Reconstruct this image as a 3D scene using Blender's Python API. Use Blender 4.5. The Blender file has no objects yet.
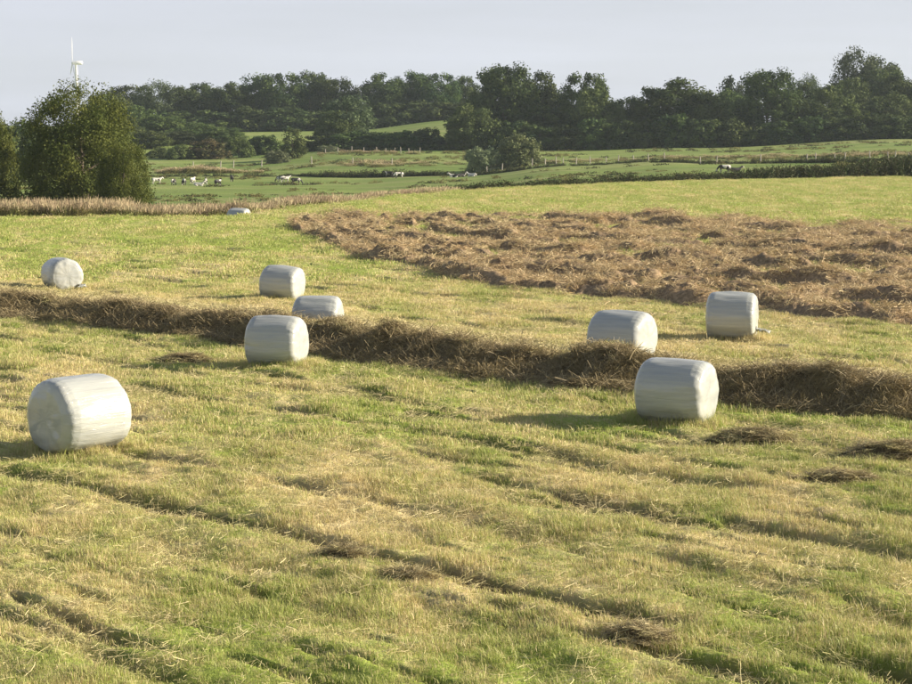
import bpy, math, random
import numpy as np
from mathutils import Vector, Matrix, Euler

R = math.radians
SC = bpy.context.scene
COL = SC.collection
random.seed(7)
rng = np.random.default_rng(7)

# ------------------------------------------------------------------ camera
F = 1900.0                      # focal length in photo pixels (912 wide)
CH = 5.4                        # camera height above the field
TH = math.atan(212.0 / F)       # pitch below the horizon
cam_d = bpy.data.cameras.new("camera")
cam = bpy.data.objects.new("camera", cam_d)
COL.objects.link(cam)
cam_d.sensor_width = 36.0
cam_d.lens = 36.0 * F / 912.0
cam_d.clip_start = 0.2
cam_d.clip_end = 20000
cam.location = (0, 0, CH)
cam.rotation_euler = (math.pi / 2 - TH, 0, 0)
SC.camera = cam

# ------------------------------------------------------------------ world + sun
SUN_EL = R(20.0)
SUN_AZ = R(85.0)                # clockwise from +Y (the view direction)
sun_dir = Vector((math.sin(SUN_AZ) * math.cos(SUN_EL), math.cos(SUN_AZ) * math.cos(SUN_EL), math.sin(SUN_EL)))
world = bpy.data.worlds.new("World")
SC.world = world
world.use_nodes = True
wn = world.node_tree; wn.nodes.clear()
w_out = wn.nodes.new("ShaderNodeOutputWorld")
w_bg = wn.nodes.new("ShaderNodeBackground")
w_sky = wn.nodes.new("ShaderNodeTexSky")
w_sky.sky_type = 'NISHITA'
w_sky.sun_disc = False
w_sky.sun_elevation = SUN_EL
w_sky.sun_rotation = SUN_AZ
w_sky.air_density = 1.0
w_sky.dust_density = 1.6
w_sky.ozone_density = 1.5
w_bg.inputs[1].default_value = 0.0435
# thin high cloud veil
w_tc = wn.nodes.new("ShaderNodeTexCoord")
w_map = wn.nodes.new("ShaderNodeMapping"); w_map.inputs['Scale'].default_value = (1.6, 1.6, 16.0)
w_no = wn.nodes.new("ShaderNodeTexNoise"); w_no.inputs['Scale'].default_value = 2.2; w_no.inputs['Detail'].default_value = 6; w_no.inputs['Roughness'].default_value = 0.55
w_mr = wn.nodes.new("ShaderNodeMapRange"); w_mr.inputs[1].default_value = 0.35; w_mr.inputs[2].default_value = 0.68
w_mr.inputs[3].default_value = 0.76; w_mr.inputs[4].default_value = 0.93
w_mix = wn.nodes.new("ShaderNodeMix"); w_mix.data_type = 'RGBA'
w_mix.inputs[7].default_value = (7.2, 7.45, 8.5, 1)
wn.links.new(w_tc.outputs['Generated'], w_map.inputs[0]); wn.links.new(w_map.outputs[0], w_no.inputs['Vector'])
w_sx = wn.nodes.new("ShaderNodeSeparateXYZ"); wn.links.new(w_tc.outputs['Generated'], w_sx.inputs[0])
w_alt = wn.nodes.new("ShaderNodeMapRange"); w_alt.inputs[1].default_value = 0.05; w_alt.inputs[2].default_value = 0.75
w_alt.inputs[3].default_value = 1.0; w_alt.inputs[4].default_value = 0.15
wn.links.new(w_sx.outputs[2], w_alt.inputs[0])
w_mul = wn.nodes.new("ShaderNodeMath"); w_mul.operation = 'MULTIPLY'
wn.links.new(w_no.outputs[0], w_mr.inputs[0]); wn.links.new(w_mr.outputs[0], w_mul.inputs[0])
wn.links.new(w_alt.outputs[0], w_mul.inputs[1]); wn.links.new(w_mul.outputs[0], w_mix.inputs[0])
wn.links.new(w_sky.outputs[0], w_mix.inputs[6]); wn.links.new(w_mix.outputs[2], w_bg.inputs[0])
wn.links.new(w_bg.outputs[0], w_out.inputs[0])

sun_l = bpy.data.lights.new("sun", 'SUN')
sun_l.energy = 5.0
sun_l.angle = R(0.55)
sun_l.color = (1.0, 0.87, 0.68)
sun = bpy.data.objects.new("sun", sun_l); COL.objects.link(sun)
sun.rotation_euler = (-sun_dir).to_track_quat('-Z', 'Y').to_euler()
sun.location = (200, 50, 100)

SC.view_settings.view_transform = 'Standard'
SC.view_settings.look = 'None'
SC.view_settings.exposure = 1.22
SC.view_settings.gamma = 1.0
SC.render.engine = 'CYCLES'
SC.cycles.max_bounces = 6
SC.cycles.diffuse_bounces = 3
SC.cycles.transmission_bounces = 4
SC.cycles.transparent_max_bounces = 6
SC.cycles.volume_bounces = 1

# ------------------------------------------------------------------ helpers
def ray(px, py):
    """direction through photo pixel, normalised to dy = 1"""
    a = (px - 456.0) / F; b = (342.0 - py) / F
    dy = math.cos(TH) + b * math.sin(TH)
    dz = -math.sin(TH) + b * math.cos(TH)
    return a / dy, dz / dy

def at(px, py, Y):
    a, b = ray(px, py)
    return a * Y, Y, CH + b * Y

def xof(px, Y, py=200):
    return ray(px, py)[0] * Y

def zof(py, Y):
    return CH + ray(456, py)[1] * Y

def hash2(ix, iy, seed):
    n = (ix.astype(np.int64) * 374761393 + iy.astype(np.int64) * 668265263 + seed * 974634777) & 0x7fffffff
    n = ((n ^ (n >> 13)) * 1274126177) & 0x7fffffff
    n = (n ^ (n >> 16)) & 0xffffff
    return n / float(0xffffff)

def vnoise(x, y, seed=0):
    x = np.asarray(x, float); y = np.asarray(y, float)
    ix = np.floor(x); iy = np.floor(y)
    fx = x - ix; fy = y - iy
    fx = fx * fx * fx * (fx * (fx * 6 - 15) + 10); fy = fy * fy * fy * (fy * (fy * 6 - 15) + 10)
    a = hash2(ix, iy, seed); b = hash2(ix + 1, iy, seed); c = hash2(ix, iy + 1, seed); d = hash2(ix + 1, iy + 1, seed)
    return (a + (b - a) * fx) * (1 - fy) + (c + (d - c) * fx) * fy

def fbm(x, y, seed=0, octv=4, gain=0.5):
    s = 0; a = 1.0; t = 0
    for k in range(octv):
        s = s + a * vnoise(x * 2 ** k + 17.3 * k, y * 2 ** k - 9.1 * k, seed + k * 13)
        t += a; a *= gain
    return s / t            # 0..1, mean .5

def sstep(a, b, x):
    t = np.clip((x - a) / (b - a), 0, 1)
    return t * t * (3 - 2 * t)

def tag(o, label=None, cat=None, group=None, kind=None):
    if label: o['label'] = label
    if cat: o['category'] = cat
    if group: o['group'] = group
    if kind: o['kind'] = kind
    return o

def empty(name, loc=(0, 0, 0), rz=0):
    o = bpy.data.objects.new(name, None); COL.objects.link(o)
    o.location = loc; o.rotation_euler = (0, 0, rz); o.empty_display_size = 0.3
    return o

def np_mesh(name, verts, faces, mat=None, smooth=False, attrs=None):
    """faces: (n,3) or (n,4) int array, or list of arrays"""
    me = bpy.data.meshes.new(name)
    verts = np.asarray(verts, np.float32)
    if not isinstance(faces, list): faces = [faces]
    faces = [np.asarray(f, np.int32) for f in faces if len(f)]
    me.vertices.add(len(verts)); me.vertices.foreach_set('co', verts.ravel())
    nl = sum(f.size for f in faces); nf = sum(len(f) for f in faces)
    me.loops.add(nl); me.loops.foreach_set('vertex_index', np.concatenate([f.ravel() for f in faces]))
    me.polygons.add(nf)
    tot = np.concatenate([np.full(len(f), f.shape[1], np.int32) for f in faces])
    st = np.concatenate([[0], np.cumsum(tot)[:-1]]).astype(np.int32)
    me.polygons.foreach_set('loop_start', st)
    me.polygons.foreach_set('loop_total', tot)
    if smooth: me.polygons.foreach_set('use_smooth', np.ones(nf, bool))
    if attrs:
        for k, (ty, arr) in attrs.items():
            a = me.attributes.new(k, ty, 'POINT')
            arr = np.asarray(arr, np.float32)
            if ty == 'FLOAT': a.data.foreach_set('value', arr.ravel())
            elif ty == 'FLOAT_COLOR': a.data.foreach_set('color', arr.ravel())
    me.update(calc_edges=True)
    me.validate()
    if mat: me.materials.append(mat)
    return me

def link(name, me, parent=None, loc=None):
    o = bpy.data.objects.new(name, me); COL.objects.link(o)
    if parent: o.parent = parent
    if loc is not None: o.location = loc
    return o

def grid_faces(nr, nc, wrap=False):
    r = np.arange(nr - 1)[:, None]; c = np.arange(nc if wrap else nc - 1)[None, :]
    a = r * nc + c; b = r * nc + (c + 1) % nc
    return np.stack([a, b, b + nc, a + nc], -1).reshape(-1, 4)

class MB:
    """small mesh collector"""
    def __init__(s): s.v = []; s.f3 = []; s.f4 = []; s.n = 0
    def add(s, v, f):
        v = np.asarray(v, float); f = np.asarray(f)
        (s.f4 if f.shape[1] == 4 else s.f3).append(f + s.n); s.v.append(v); s.n += len(v)
    def tube(s, pts, rad, seg=8, cap=True):
        pts = [Vector(p) for p in pts]; V = []
        for i, p in enumerate(pts):
            d = (pts[min(i + 1, len(pts) - 1)] - pts[max(i - 1, 0)]).normalized()
            up = Vector((0, 0, 1)) if abs(d.z) < .95 else Vector((1, 0, 0))
            a = d.cross(up).normalized(); b = d.cross(a).normalized()
            for k in range(seg):
                t = 2 * math.pi * k / seg
                V.append(p + (a * math.cos(t) + b * math.sin(t)) * rad[i])
        s.add(np.array([tuple(v) for v in V]), grid_faces(len(pts), seg, True))
        if cap:
            for i, e in ((0, pts[0]), (len(pts) - 1, pts[-1])):
                base = s.n - len(pts) * seg if i == 0 else None
            off = s.n - len(pts) * seg
            s.v.append(np.array([tuple(pts[0]), tuple(pts[-1])])); c0 = s.n; s.n += 2
            k = np.arange(seg)
            s.f3.append(np.stack([np.full(seg, c0), off + k, off + (k + 1) % seg], -1))
            e0 = off + (len(pts) - 1) * seg
            s.f3.append(np.stack([np.full(seg, c0 + 1), e0 + (k + 1) % seg, e0 + k], -1))
    def box(s, x0, x1, y0, y1, z0, z1):
        v = [(x, y, z) for z in (z0, z1) for y in (y0, y1) for x in (x0, x1)]
        s.add(v, [(0, 2, 3, 1), (4, 5, 7, 6), (0, 1, 5, 4), (2, 6, 7, 3), (0, 4, 6, 2), (1, 3, 7, 5)])
    def mesh(s, name, mat, smooth=False):
        fs = []
        if s.f4: fs.append(np.concatenate(s.f4))
        if s.f3: fs.append(np.concatenate(s.f3))
        return np_mesh(name, np.concatenate(s.v), fs, mat, smooth)

# ------------------------------------------------------------------ materials
def new_mat(name):
    m = bpy.data.materials.new(name); m.use_nodes = True
    nt = m.node_tree; nt.nodes.clear()
    out = nt.nodes.new("ShaderNodeOutputMaterial")
    return m, nt, out

def N(nt, ty, **kw):
    n = nt.nodes.new(ty)
    for k, v in kw.items():
        if k.startswith('i_'): n.inputs[k[2:].replace('_', ' ')].default_value = v
        else: setattr(n, k, v)
    return n

def mixc(nt, f, a, b, blend='MIX'):
    n = nt.nodes.new("ShaderNodeMix"); n.data_type = 'RGBA'; n.blend_type = blend
    for s, v in ((0, f), (6, a), (7, b)):
        if isinstance(v, bpy.types.NodeSocket): nt.links.new(v, n.inputs[s])
        elif isinstance(v, (int, float)): n.inputs[s].default_value = v
        else: n.inputs[s].default_value = (*v, 1)
    return n.outputs[2]

def math_n(nt, op, a, b=0.0, c=None, clamp=False):
    n = nt.nodes.new("ShaderNodeMath"); n.operation = op; n.use_clamp = clamp
    for s, v in ((0, a), (1, b)) + (((2, c),) if c is not None else ()):
        if isinstance(v, bpy.types.NodeSocket): nt.links.new(v, n.inputs[s])
        else: n.inputs[s].default_value = v
    return n.outputs[0]

def noise_n(nt, vec, scale, detail=4, rough=.55):
    n = nt.nodes.new("ShaderNodeTexNoise"); n.inputs['Scale'].default_value = scale
    n.inputs['Detail'].default_value = detail; n.inputs['Roughness'].default_value = rough
    if vec is not None: nt.links.new(vec, n.inputs['Vector'])
    return n.outputs[0]

def rng_n(nt, v, a, b, c=0.0, d=1.0):
    n = nt.nodes.new("ShaderNodeMapRange"); nt.links.new(v, n.inputs[0])
    for i, q in enumerate((a, b, c, d)): n.inputs[i + 1].default_value = q
    return n.outputs[0]

def scaled(nt, vec, sc, rot=(0, 0, 0)):
    n = nt.nodes.new("ShaderNodeMapping"); nt.links.new(vec, n.inputs[0])
    n.inputs['Scale'].default_value = sc; n.inputs['Rotation'].default_value = rot
    return n.outputs[0]

def attr(nt, name, out='Fac', ty='GEOMETRY'):
    n = nt.nodes.new("ShaderNodeAttribute"); n.attribute_name = name; n.attribute_type = ty
    return n.outputs[out]

def thin_leaf(nt, out, col, tr=0.45, rough=.6, spec=.25):
    """leaf / blade: reflects and lets some light through"""
    p = N(nt, "ShaderNodeBsdfPrincipled"); p.inputs['Roughness'].default_value = rough
    p.inputs['Specular IOR Level'].default_value = spec
    t = N(nt, "ShaderNodeBsdfTranslucent")
    m = N(nt, "ShaderNodeMixShader"); m.inputs[0].default_value = tr
    nt.links.new(col, p.inputs['Base Color']); nt.links.new(col, t.inputs['Color'])
    nt.links.new(p.outputs[0], m.inputs[1]); nt.links.new(t.outputs[0], m.inputs[2])
    nt.links.new(m.outputs[0], out.inputs[0])

GREEN = (0.185, 0.27, 0.05); GREEN2 = (0.37, 0.44, 0.09)
STRAW = (0.78, 0.67, 0.37); STRAW2 = (0.50, 0.40, 0.20)
MEADOW = (0.135, 0.205, 0.050); MEADOW2 = (0.235, 0.295, 0.085)

def field_green(nt, pos):
    """0 = straw, 1 = green; patches and mowing stripes of the field, in world metres"""
    a = noise_n(nt, scaled(nt, pos, (0.9, 0.28, 0.5), (0, 0, R(-45))), 0.55, 5, .6)
    b = noise_n(nt, pos, 2.2, 4, .6)
    return math_n(nt, 'ADD', math_n(nt, 'MULTIPLY', a, 0.72), math_n(nt, 'MULTIPLY', b, 0.28))

def mat_grass(name, shift=0.0):
    m, nt, out = new_mat(name)
    geo = N(nt, "ShaderNodeNewGeometry"); pos = geo.outputs['Position']
    g = field_green(nt, pos)
    rnd = attr(nt, 'rnd'); tip = attr(nt, 'tip'); gr = attr(nt, 'grn', 'Fac', 'INSTANCER')
    f = math_n(nt, 'ADD', g, math_n(nt, 'MULTIPLY', math_n(nt, 'SUBTRACT', rnd, 0.5), 0.36))
    f = math_n(nt, 'ADD', f, math_n(nt, 'ADD', gr, shift))
    f = rng_n(nt, f, 0.45, 0.59)
    green = mixc(nt, rnd, GREEN, GREEN2); straw = mixc(nt, rnd, STRAW2, STRAW)
    c = mixc(nt, f, straw, green)
    c = mixc(nt, math_n(nt, 'MULTIPLY', tip, 0.35), c, STRAW)
    thin_leaf(nt, out, c, 0.26, .5, .35)
    return m

def mat_leaf(name, c1, c2, c3, tr=0.20):
    m, nt, out = new_mat(name)
    rnd = attr(nt, 'rnd'); cl = attr(nt, 'clump')
    oi = N(nt, "ShaderNodeObjectInfo")
    c = mixc(nt, rnd, c1, c2)
    c = mixc(nt, math_n(nt, 'MULTIPLY', cl, 0.7), c, c3)
    h = N(nt, "ShaderNodeHueSaturation")
    nt.links.new(c, h.inputs['Color'])
    nt.links.new(math_n(nt, 'ADD', math_n(nt, 'MULTIPLY', oi.outputs['Random'], 0.04), 0.48), h.inputs['Hue'])
    nt.links.new(math_n(nt, 'ADD', math_n(nt, 'MULTIPLY', oi.outputs['Random'], 0.5), 0.75), h.inputs['Value'])
    thin_leaf(nt, out, h.outputs[0], tr, .75, .12)
    return m

def mat_simple(name, col, rough=.8, var=.25, scale=6, bump=.2, spec=.3):
    m, nt, out = new_mat(name)
    p = N(nt, "ShaderNodeBsdfPrincipled"); p.inputs['Roughness'].default_value = rough
    p.inputs['Specular IOR Level'].default_value = spec
    tc = N(nt, "ShaderNodeTexCoord")
    n = noise_n(nt, tc.outputs['Object'], scale, 5)
    dark = tuple(c * (1 - var) for c in col); lite = tuple(min(1, c * (1 + var)) for c in col)
    nt.links.new(mixc(nt, rng_n(nt, n, .3, .7), dark, lite), p.inputs['Base Color'])
    b = N(nt, "ShaderNodeBump"); b.inputs['Strength'].default_value = bump; b.inputs['Distance'].default_value = .02
    nt.links.new(n, b.inputs['Height']); nt.links.new(b.outputs[0], p.inputs['Normal'])
    nt.links.new(p.outputs[0], out.inputs[0])
    return m

def mat_straw(name, ca, cb, cc):
    m, nt, out = new_mat(name)
    geo = N(nt, "ShaderNodeNewGeometry")
    rnd = attr(nt, 'rnd')
    n = noise_n(nt, geo.outputs['Position'], 0.9, 5, .65)
    c = mixc(nt, rnd, ca, cb)
    c = mixc(nt, rng_n(nt, n, .42, .66), c, cc)
    thin_leaf(nt, out, c, 0.12, .6, .25)
    return m

def mat_ground():
    m, nt, out = new_mat("field_ground")
    geo = N(nt, "ShaderNodeNewGeometry"); pos = geo.outputs['Position']
    zone = N(nt, "ShaderNodeAttribute", attribute_name='zone'); sep = N(nt, "ShaderNodeSeparateColor")
    nt.links.new(zone.outputs['Color'], sep.inputs[0])
    hay, mead, rut = sep.outputs[0], sep.outputs[1], sep.outputs[2]
    g = field_green(nt, pos)
    fine = noise_n(nt, pos, 9.0, 6, .7)
    mid = noise_n(nt, scaled(nt, pos, (1, .35, 1), (0, 0, R(-45))), 3.0, 5, .65)
    f = math_n(nt, 'ADD', g, math_n(nt, 'MULTIPLY', math_n(nt, 'SUBTRACT', fine, .5), .3))
    f = rng_n(nt, math_n(nt, 'ADD', f, attr(nt, 'lush')), .44, .61)
    c = mixc(nt, f, mixc(nt, fine, STRAW2, STRAW), mixc(nt, fine, GREEN, GREEN2))
    c = mixc(nt, rng_n(nt, mid, .55, .8, 0, .35), c, (.12, .085, .045))
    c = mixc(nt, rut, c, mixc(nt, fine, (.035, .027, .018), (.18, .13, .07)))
    # beyond the field: pasture
    pn = noise_n(nt, scaled(nt, pos, (.35, 1, 1)), .045, 6, .6)
    pf = noise_n(nt, scaled(nt, pos, (.5, 1, 1)), .7, 4, .6)
    pc = mixc(nt, rng_n(nt, pn, .35, .65), MEADOW, MEADOW2)
    pc = mixc(nt, rng_n(nt, pf, .5, .8, 0, .5), pc, (.08, .10, .035))
    pb = noise_n(nt, scaled(nt, pos, (.10, .9, 1)), .16, 5, .65)
    pc = mixc(nt, rng_n(nt, pb, .50, .64, 0, .6), pc, (.31, .285, .14))
    pd = noise_n(nt, scaled(nt, pos, (.22, 1, 1)), .5, 6, .75)
    pc = mixc(nt, rng_n(nt, pd, .52, .66, 0, .6), pc, (.06, .085, .03))
    c = mixc(nt, mead, c, pc)
    c = mixc(nt, hay, c, mixc(nt, fine, (.13, .085, .045), (.38, .27, .15)))
    p = N(nt, "ShaderNodeBsdfPrincipled"); p.inputs['Roughness'].default_value = .95
    p.inputs['Specular IOR Level'].default_value = .1
    nt.links.new(c, p.inputs['Base Color'])
    b = N(nt, "ShaderNodeBump"); b.inputs['Strength'].default_value = .8; b.inputs['Distance'].default_value = .12
    nt.links.new(math_n(nt, 'ADD', fine, mid), b.inputs['Height']); nt.links.new(b.outputs[0], p.inputs['Normal'])
    nt.links.new(p.outputs[0], out.inputs[0])
    return m

def mat_film():
    m, nt, out = new_mat("bale_film")
    tc = N(nt, "ShaderNodeTexCoord"); ob = tc.outputs['Object']
    oi = N(nt, "ShaderNodeObjectInfo")
    add = N(nt, "ShaderNodeVectorMath"); add.operation = 'ADD'
    comb = N(nt, "ShaderNodeCombineXYZ")
    nt.links.new(math_n(nt, 'MULTIPLY', oi.outputs['Random'], 37.0), comb.inputs[0])
    nt.links.new(ob, add.inputs[0]); nt.links.new(comb.outputs[0], add.inputs[1])
    v = add.outputs[0]
    st = noise_n(nt, scaled(nt, v, (.55, 9, 9)), 1.6, 5, .6)       # bands of stretched film along the bale
    st2 = noise_n(nt, scaled(nt, v, (1.1, 30, 30)), 1.5, 4, .6)
    bl = noise_n(nt, v, 2.2, 4, .5)
    sn = N(nt, "ShaderNodeSeparateXYZ"); nt.links.new(tc.outputs['Normal'], sn.inputs[0])
    capf = rng_n(nt, math_n(nt, 'ABSOLUTE', sn.outputs[0]), .45, .85)
    capn = noise_n(nt, scaled(nt, v, (1, 1.2, 3.2), (R(35), 0, 0)), 1.3, 4, .5)
    def blend(a, b):
        q = N(nt, "ShaderNodeMix"); nt.links.new(capf, q.inputs[0]); nt.links.new(a, q.inputs[2]); nt.links.new(b, q.inputs[3]); return q.outputs[0]
    st = blend(st, capn); st2 = blend(st2, capn)
    c = mixc(nt, rng_n(nt, st, .32, .68), (.365, .385, .38), (.425, .44, .41))
    c = mixc(nt, rng_n(nt, bl, .45, .75, 0, .35), c, (.33, .37, .355))
    edge = rng_n(nt, st, .495, .515)
    c = mixc(nt, math_n(nt, 'MULTIPLY', edge, .10), c, (.52, .53, .49))
    sepx = N(nt, "ShaderNodeSeparateXYZ"); nt.links.new(ob, sepx.inputs[0])
    dirt = math_n(nt, 'MULTIPLY', rng_n(nt, sepx.outputs[2], .34, .02), rng_n(nt, noise_n(nt, v, 7, 5, .7), .42, .62, 0, .55))
    c = mixc(nt, dirt, c, (.30, .27, .17))
    p = N(nt, "ShaderNodeBsdfPrincipled")
    p.inputs['Roughness'].default_value = .30
    p.inputs['Specular IOR Level'].default_value = .55
    p.inputs['Subsurface Weight'].default_value = .12
    p.inputs['Subsurface Radius'].default_value = (.05, .05, .04)
    nt.links.new(rng_n(nt, st2, .3, .7, .13, .28), p.inputs['Roughness'])
    nt.links.new(c, p.inputs['Base Color'])
    b = N(nt, "ShaderNodeBump"); b.inputs['Strength'].default_value = .55; b.inputs['Distance'].default_value = .017
    h = math_n(nt, 'ADD', math_n(nt, 'MULTIPLY', st, 1.0), math_n(nt, 'ADD', math_n(nt, 'MULTIPLY', st2, .6), math_n(nt, 'MULTIPLY', edge, .12)))
    nt.links.new(h, b.inputs['Height']); nt.links.new(b.outputs[0], p.inputs['Normal'])
    nt.links.new(p.outputs[0], out.inputs[0])
    return m

def mat_cow(name, thresh):
    m, nt, out = new_mat(name)
    tc = N(nt, "ShaderNodeTexCoord"); oi = N(nt, "ShaderNodeObjectInfo")
    add = N(nt, "ShaderNodeVectorMath"); add.operation = 'ADD'
    comb = N(nt, "ShaderNodeCombineXYZ"); nt.links.new(math_n(nt, 'MULTIPLY', oi.outputs['Random'], 50), comb.inputs[1])
    nt.links.new(tc.outputs['Object'], add.inputs[0]); nt.links.new(comb.outputs[0], add.inputs[1])
    n = noise_n(nt, add.outputs[0], 1.1, 2, .4)
    c = mixc(nt, rng_n(nt, n, thresh - .008, thresh + .008), (.018, .016, .016), (.62, .59, .54))
    p = N(nt, "ShaderNodeBsdfPrincipled"); p.inputs['Roughness'].default_value = .7
    nt.links.new(c, p.inputs['Base Color']); nt.links.new(p.outputs[0], out.inputs[0])
    return m

M_ground = mat_ground()
M_grass = mat_grass("grass_blade")
M_film = mat_film()
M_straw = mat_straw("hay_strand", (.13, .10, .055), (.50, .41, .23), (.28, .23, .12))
M_pale = mat_straw("pale_strand", (.34, .28, .14), (.80, .70, .42), (.52, .49, .22))  # pale litter straw; on the windrow top it carries painted-in sunlight
M_hayred = mat_straw("hay_strand_brown", (.24, .18, .095), (.76, .64, .38), (.50, .365, .20))
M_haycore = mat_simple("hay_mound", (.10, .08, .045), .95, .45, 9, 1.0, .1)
M_haycore2 = mat_simple("hay_mound_brown", (.25, .185, .115), .95, .45, 9, 1.0, .1)
M_bark = mat_simple("bark", (.10, .08, .06), .9, .4, 5, .6)
M_post = mat_simple("weathered_wood", (.36, .33, .28), .85, .25, 12, .3)
M_wire = mat_simple("fence_wire", (.35, .35, .35), .5, .1)
M_turb = mat_simple("turbine_paint", (.80, .80, .80), .4, .03, 1, 0)
M_reed = mat_leaf("reed_blade", (.13, .14, .045), (.26, .21, .09), (.15, .17, .06), .3)
M_plume = mat_leaf("reed_plume", (.46, .37, .24), (.58, .48, .31), (.40, .33, .21), .3)
M_weed = mat_leaf("weed_leaf", (.030, .050, .014), (.060, .085, .025), (.085, .065, .045), .2)
M_leaf_dark = mat_leaf("leaf_dark", (.021, .041, .019), (.044, .076, .028), (.125, .165, .045))
M_leaf_mid = mat_leaf("leaf_mid", (.048, .078, .026), (.092, .128, .040), (.145, .18, .058))
M_leaf_near = mat_leaf("leaf_willow", (.042, .060, .014), (.095, .115, .028), (.135, .140, .033), .3)
M_leaf_grey = mat_leaf("leaf_grey", (.12, .155, .085), (.19, .23, .12), (.25, .28, .15))
M_leaf_grey2 = mat_leaf('leaf_olive', (.10, .135, .06), (.165, .205, .09), (.23, .265, .12))
M_leaf_pale = mat_leaf('leaf_pale', (.05, .072, .036), (.085, .115, .055), (.115, .15, .07))
M_leaf_brown = mat_leaf("leaf_brown", (.065, .075, .03), (.11, .105, .045), (.14, .105, .05))
M_needle = mat_leaf("needle", (.022, .042, .022), (.040, .068, .032), (.05, .08, .04), .1)

# ------------------------------------------------------------------ terrain
TC = np.array([ray(p, 200)[0] for p in (-1600, 0, 228, 350, 456, 570, 684, 912, 2400)])
CREST = [(-1600, 100), (-100, 106), (0, 108), (228, 110), (350, 132), (456, 157), (600, 177), (750, 192), (912, 204), (1100, 214), (2400, 230)]
CRT = np.array([ray(p, 200)[0] for p, _ in CREST]); CRV = np.array([v for _, v in CREST], float)

def crest(t): return np.interp(t, CRT, CRV)

# far profiles: list of (Y, image row) or (Y, None, z)
def prof(rows): return [(y, z if r is None else zof(r, y)) for (y, r, z) in rows]
L0 = prof([(165, None, -2.2), (220, None, -3.4), (313, None, -3.5), (360, None, -3.2), (400, 165, 0), (440, 157, 0), (480, None, 1.5), (560, None, 3.5), (640, None, 5), (1200, None, 8), (9000, None, 8)])
L1 = prof([(165, None, -2.2), (220, None, -3.4), (313, None, -3.5), (360, None, -3.2), (400, 165, 0), (440, 157, 0), (480, 142, 0), (560, 132, 0), (640, None, 5.5), (1200, None, 8), (9000, None, 8)])
L2 = prof([(165, None, -2.0), (220, None, -3.3), (313, None, -3.4), (345, 176, 0), (380, 164, 0), (420, 153, 0), (450, 151, 0), (480, 143, 0), (560, 131, 0), (640, None, 6), (1200, None, 8), (9000, None, 8)])
L3 = prof([(200, None, -2.2), (250, None, -2.9), (330, None, -2.6), (345, 174, 0), (380, 163, 0), (425, 153, 0), (450, 150, 0), (480, 138, 0), (560, 121, 0), (640, None, 8.5), (1200, None, 8), (9000, None, 8)])
L35 = prof([(215, None, -1.0), (260, None, -1.1), (320, 167, 0), (370, 158, 0), (430, 151, 0), (480, 146, 0), (560, None, 5), (640, None, 6), (1200, None, 8), (9000, None, 8)])
L4 = prof([(240, 176, 0), (280, 166, 0), (350, 157, 0), (430, 149, 0), (480, 147, 0), (560, None, 3.5), (640, None, 6), (1200, None, 8), (9000, None, 8)])
L5 = prof([(225, None, .2), (260, 162, 0), (330, 151, 0), (430, 139, 0), (500, None, 5), (560, None, 6.5), (640, None, 8), (1200, None, 9), (9000, None, 9)])
COLS = [L0, L0, L1, L2, L3, L35, L4, L5, L5]
DROP = [(.45, -.3, -1.0)] * 3 + [(.45, -.3, -1.1), (.45, -.1, -.9), (.45, 0, -.6), (.45, .05, -.5), (.45, .1, -.2), (.45, .1, -.2)]

def far_z(t, Y):
    Z = np.zeros((len(COLS),) + Y.shape)
    for i, (p, d) in enumerate(zip(COLS, DROP)):
        c = crest(TC[i])
        ys = [c, c + 5, c + 14]; zs = list(d)
        for (y, z) in p:
            if y > ys[-1] + 4: ys.append(y); zs.append(z)
        # evaluate along Y - crest(t) near the edge, so the crest line stays continuous
        sh = crest(t) - c
        k = np.clip(1 - (Y - crest(t)) / 60.0, 0, 1)
        Z[i] = np.interp(Y - sh * k, ys, zs)
    tt = np.clip(t, TC[0], TC[-1])
    j = np.clip(np.searchsorted(TC, tt) - 1, 0, len(TC) - 2)
    w = (tt - TC[j]) / (TC[j + 1] - TC[j]); w = w * w * (3 - 2 * w)
    za = np.take_along_axis(Z, j[None], 0)[0]; zb = np.take_along_axis(Z, (j + 1)[None], 0)[0]
    return za * (1 - w) + zb * w

RUTS = [(8.6, .5, 0), (10.9, .7, 1), (13.9, .35, 2), (16.15, 1.9, 3), (18.5, .9, 4), (20.7, 1.1, 5), (23.2, .6, 6), (25.6, .8, 7), (28.6, .9, 8), (31.5, .5, 9)]

def rut_fn(X, Y):
    s = (X + Y) / math.sqrt(2); u = (X - Y) / math.sqrt(2)
    r = np.zeros_like(s)
    for c, a, k in RUTS:
        wob = (fbm(u * .30, u * 0 + k * 3.1, 5 + k, 3) - .5) * .55
        inten = sstep(.36, .58, fbm(u * .22 + 40, u * 0 + k * 7.7, 90 + k, 3) + .12 * (a - .6))
        w = .13 + .13 * vnoise(u * .5, s * 0 + k, 3)
        r = np.maximum(r, np.exp(-((s - c - wob) / w) ** 2) * inten * min(a, 1.5))
    st = fbm(u * .28 + 3, s * 2.5 + .5 * fbm(u * .3, s * .3, 98, 2), 97, 3)     # short hollows left by the mower, all along the rows
    r = np.maximum(r, .65 * sstep(.60, .70, st))
    return r

def hay_lower(X): return np.interp(X, [-30, -12, -9.2, -8.5, -3.1, 2.1, 7.2, 12.5, 25, 60], [140, 122, 108, 97.7, 77.7, 63.3, 56.4, 52.2, 43, 30])
def hay_upper(X): return np.interp(X, [-30, -12, -6, 10, 26, 60], [108, 110, 116, 118, 109, 92])

def hay_mask(X, Y):
    e = (fbm(X * .3, Y * .3, 61, 3) - .5) * 5.0
    lo = sstep(-.8, 2.2, (Y - hay_lower(X)) * .75 + e * .55 + (fbm(X * 1.3, Y * 1.0, 63, 3) - .5) * 2.0)
    up = sstep(-4.0, 9.0, hay_upper(X) - Y + e * 3.5)
    return lo * up

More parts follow.
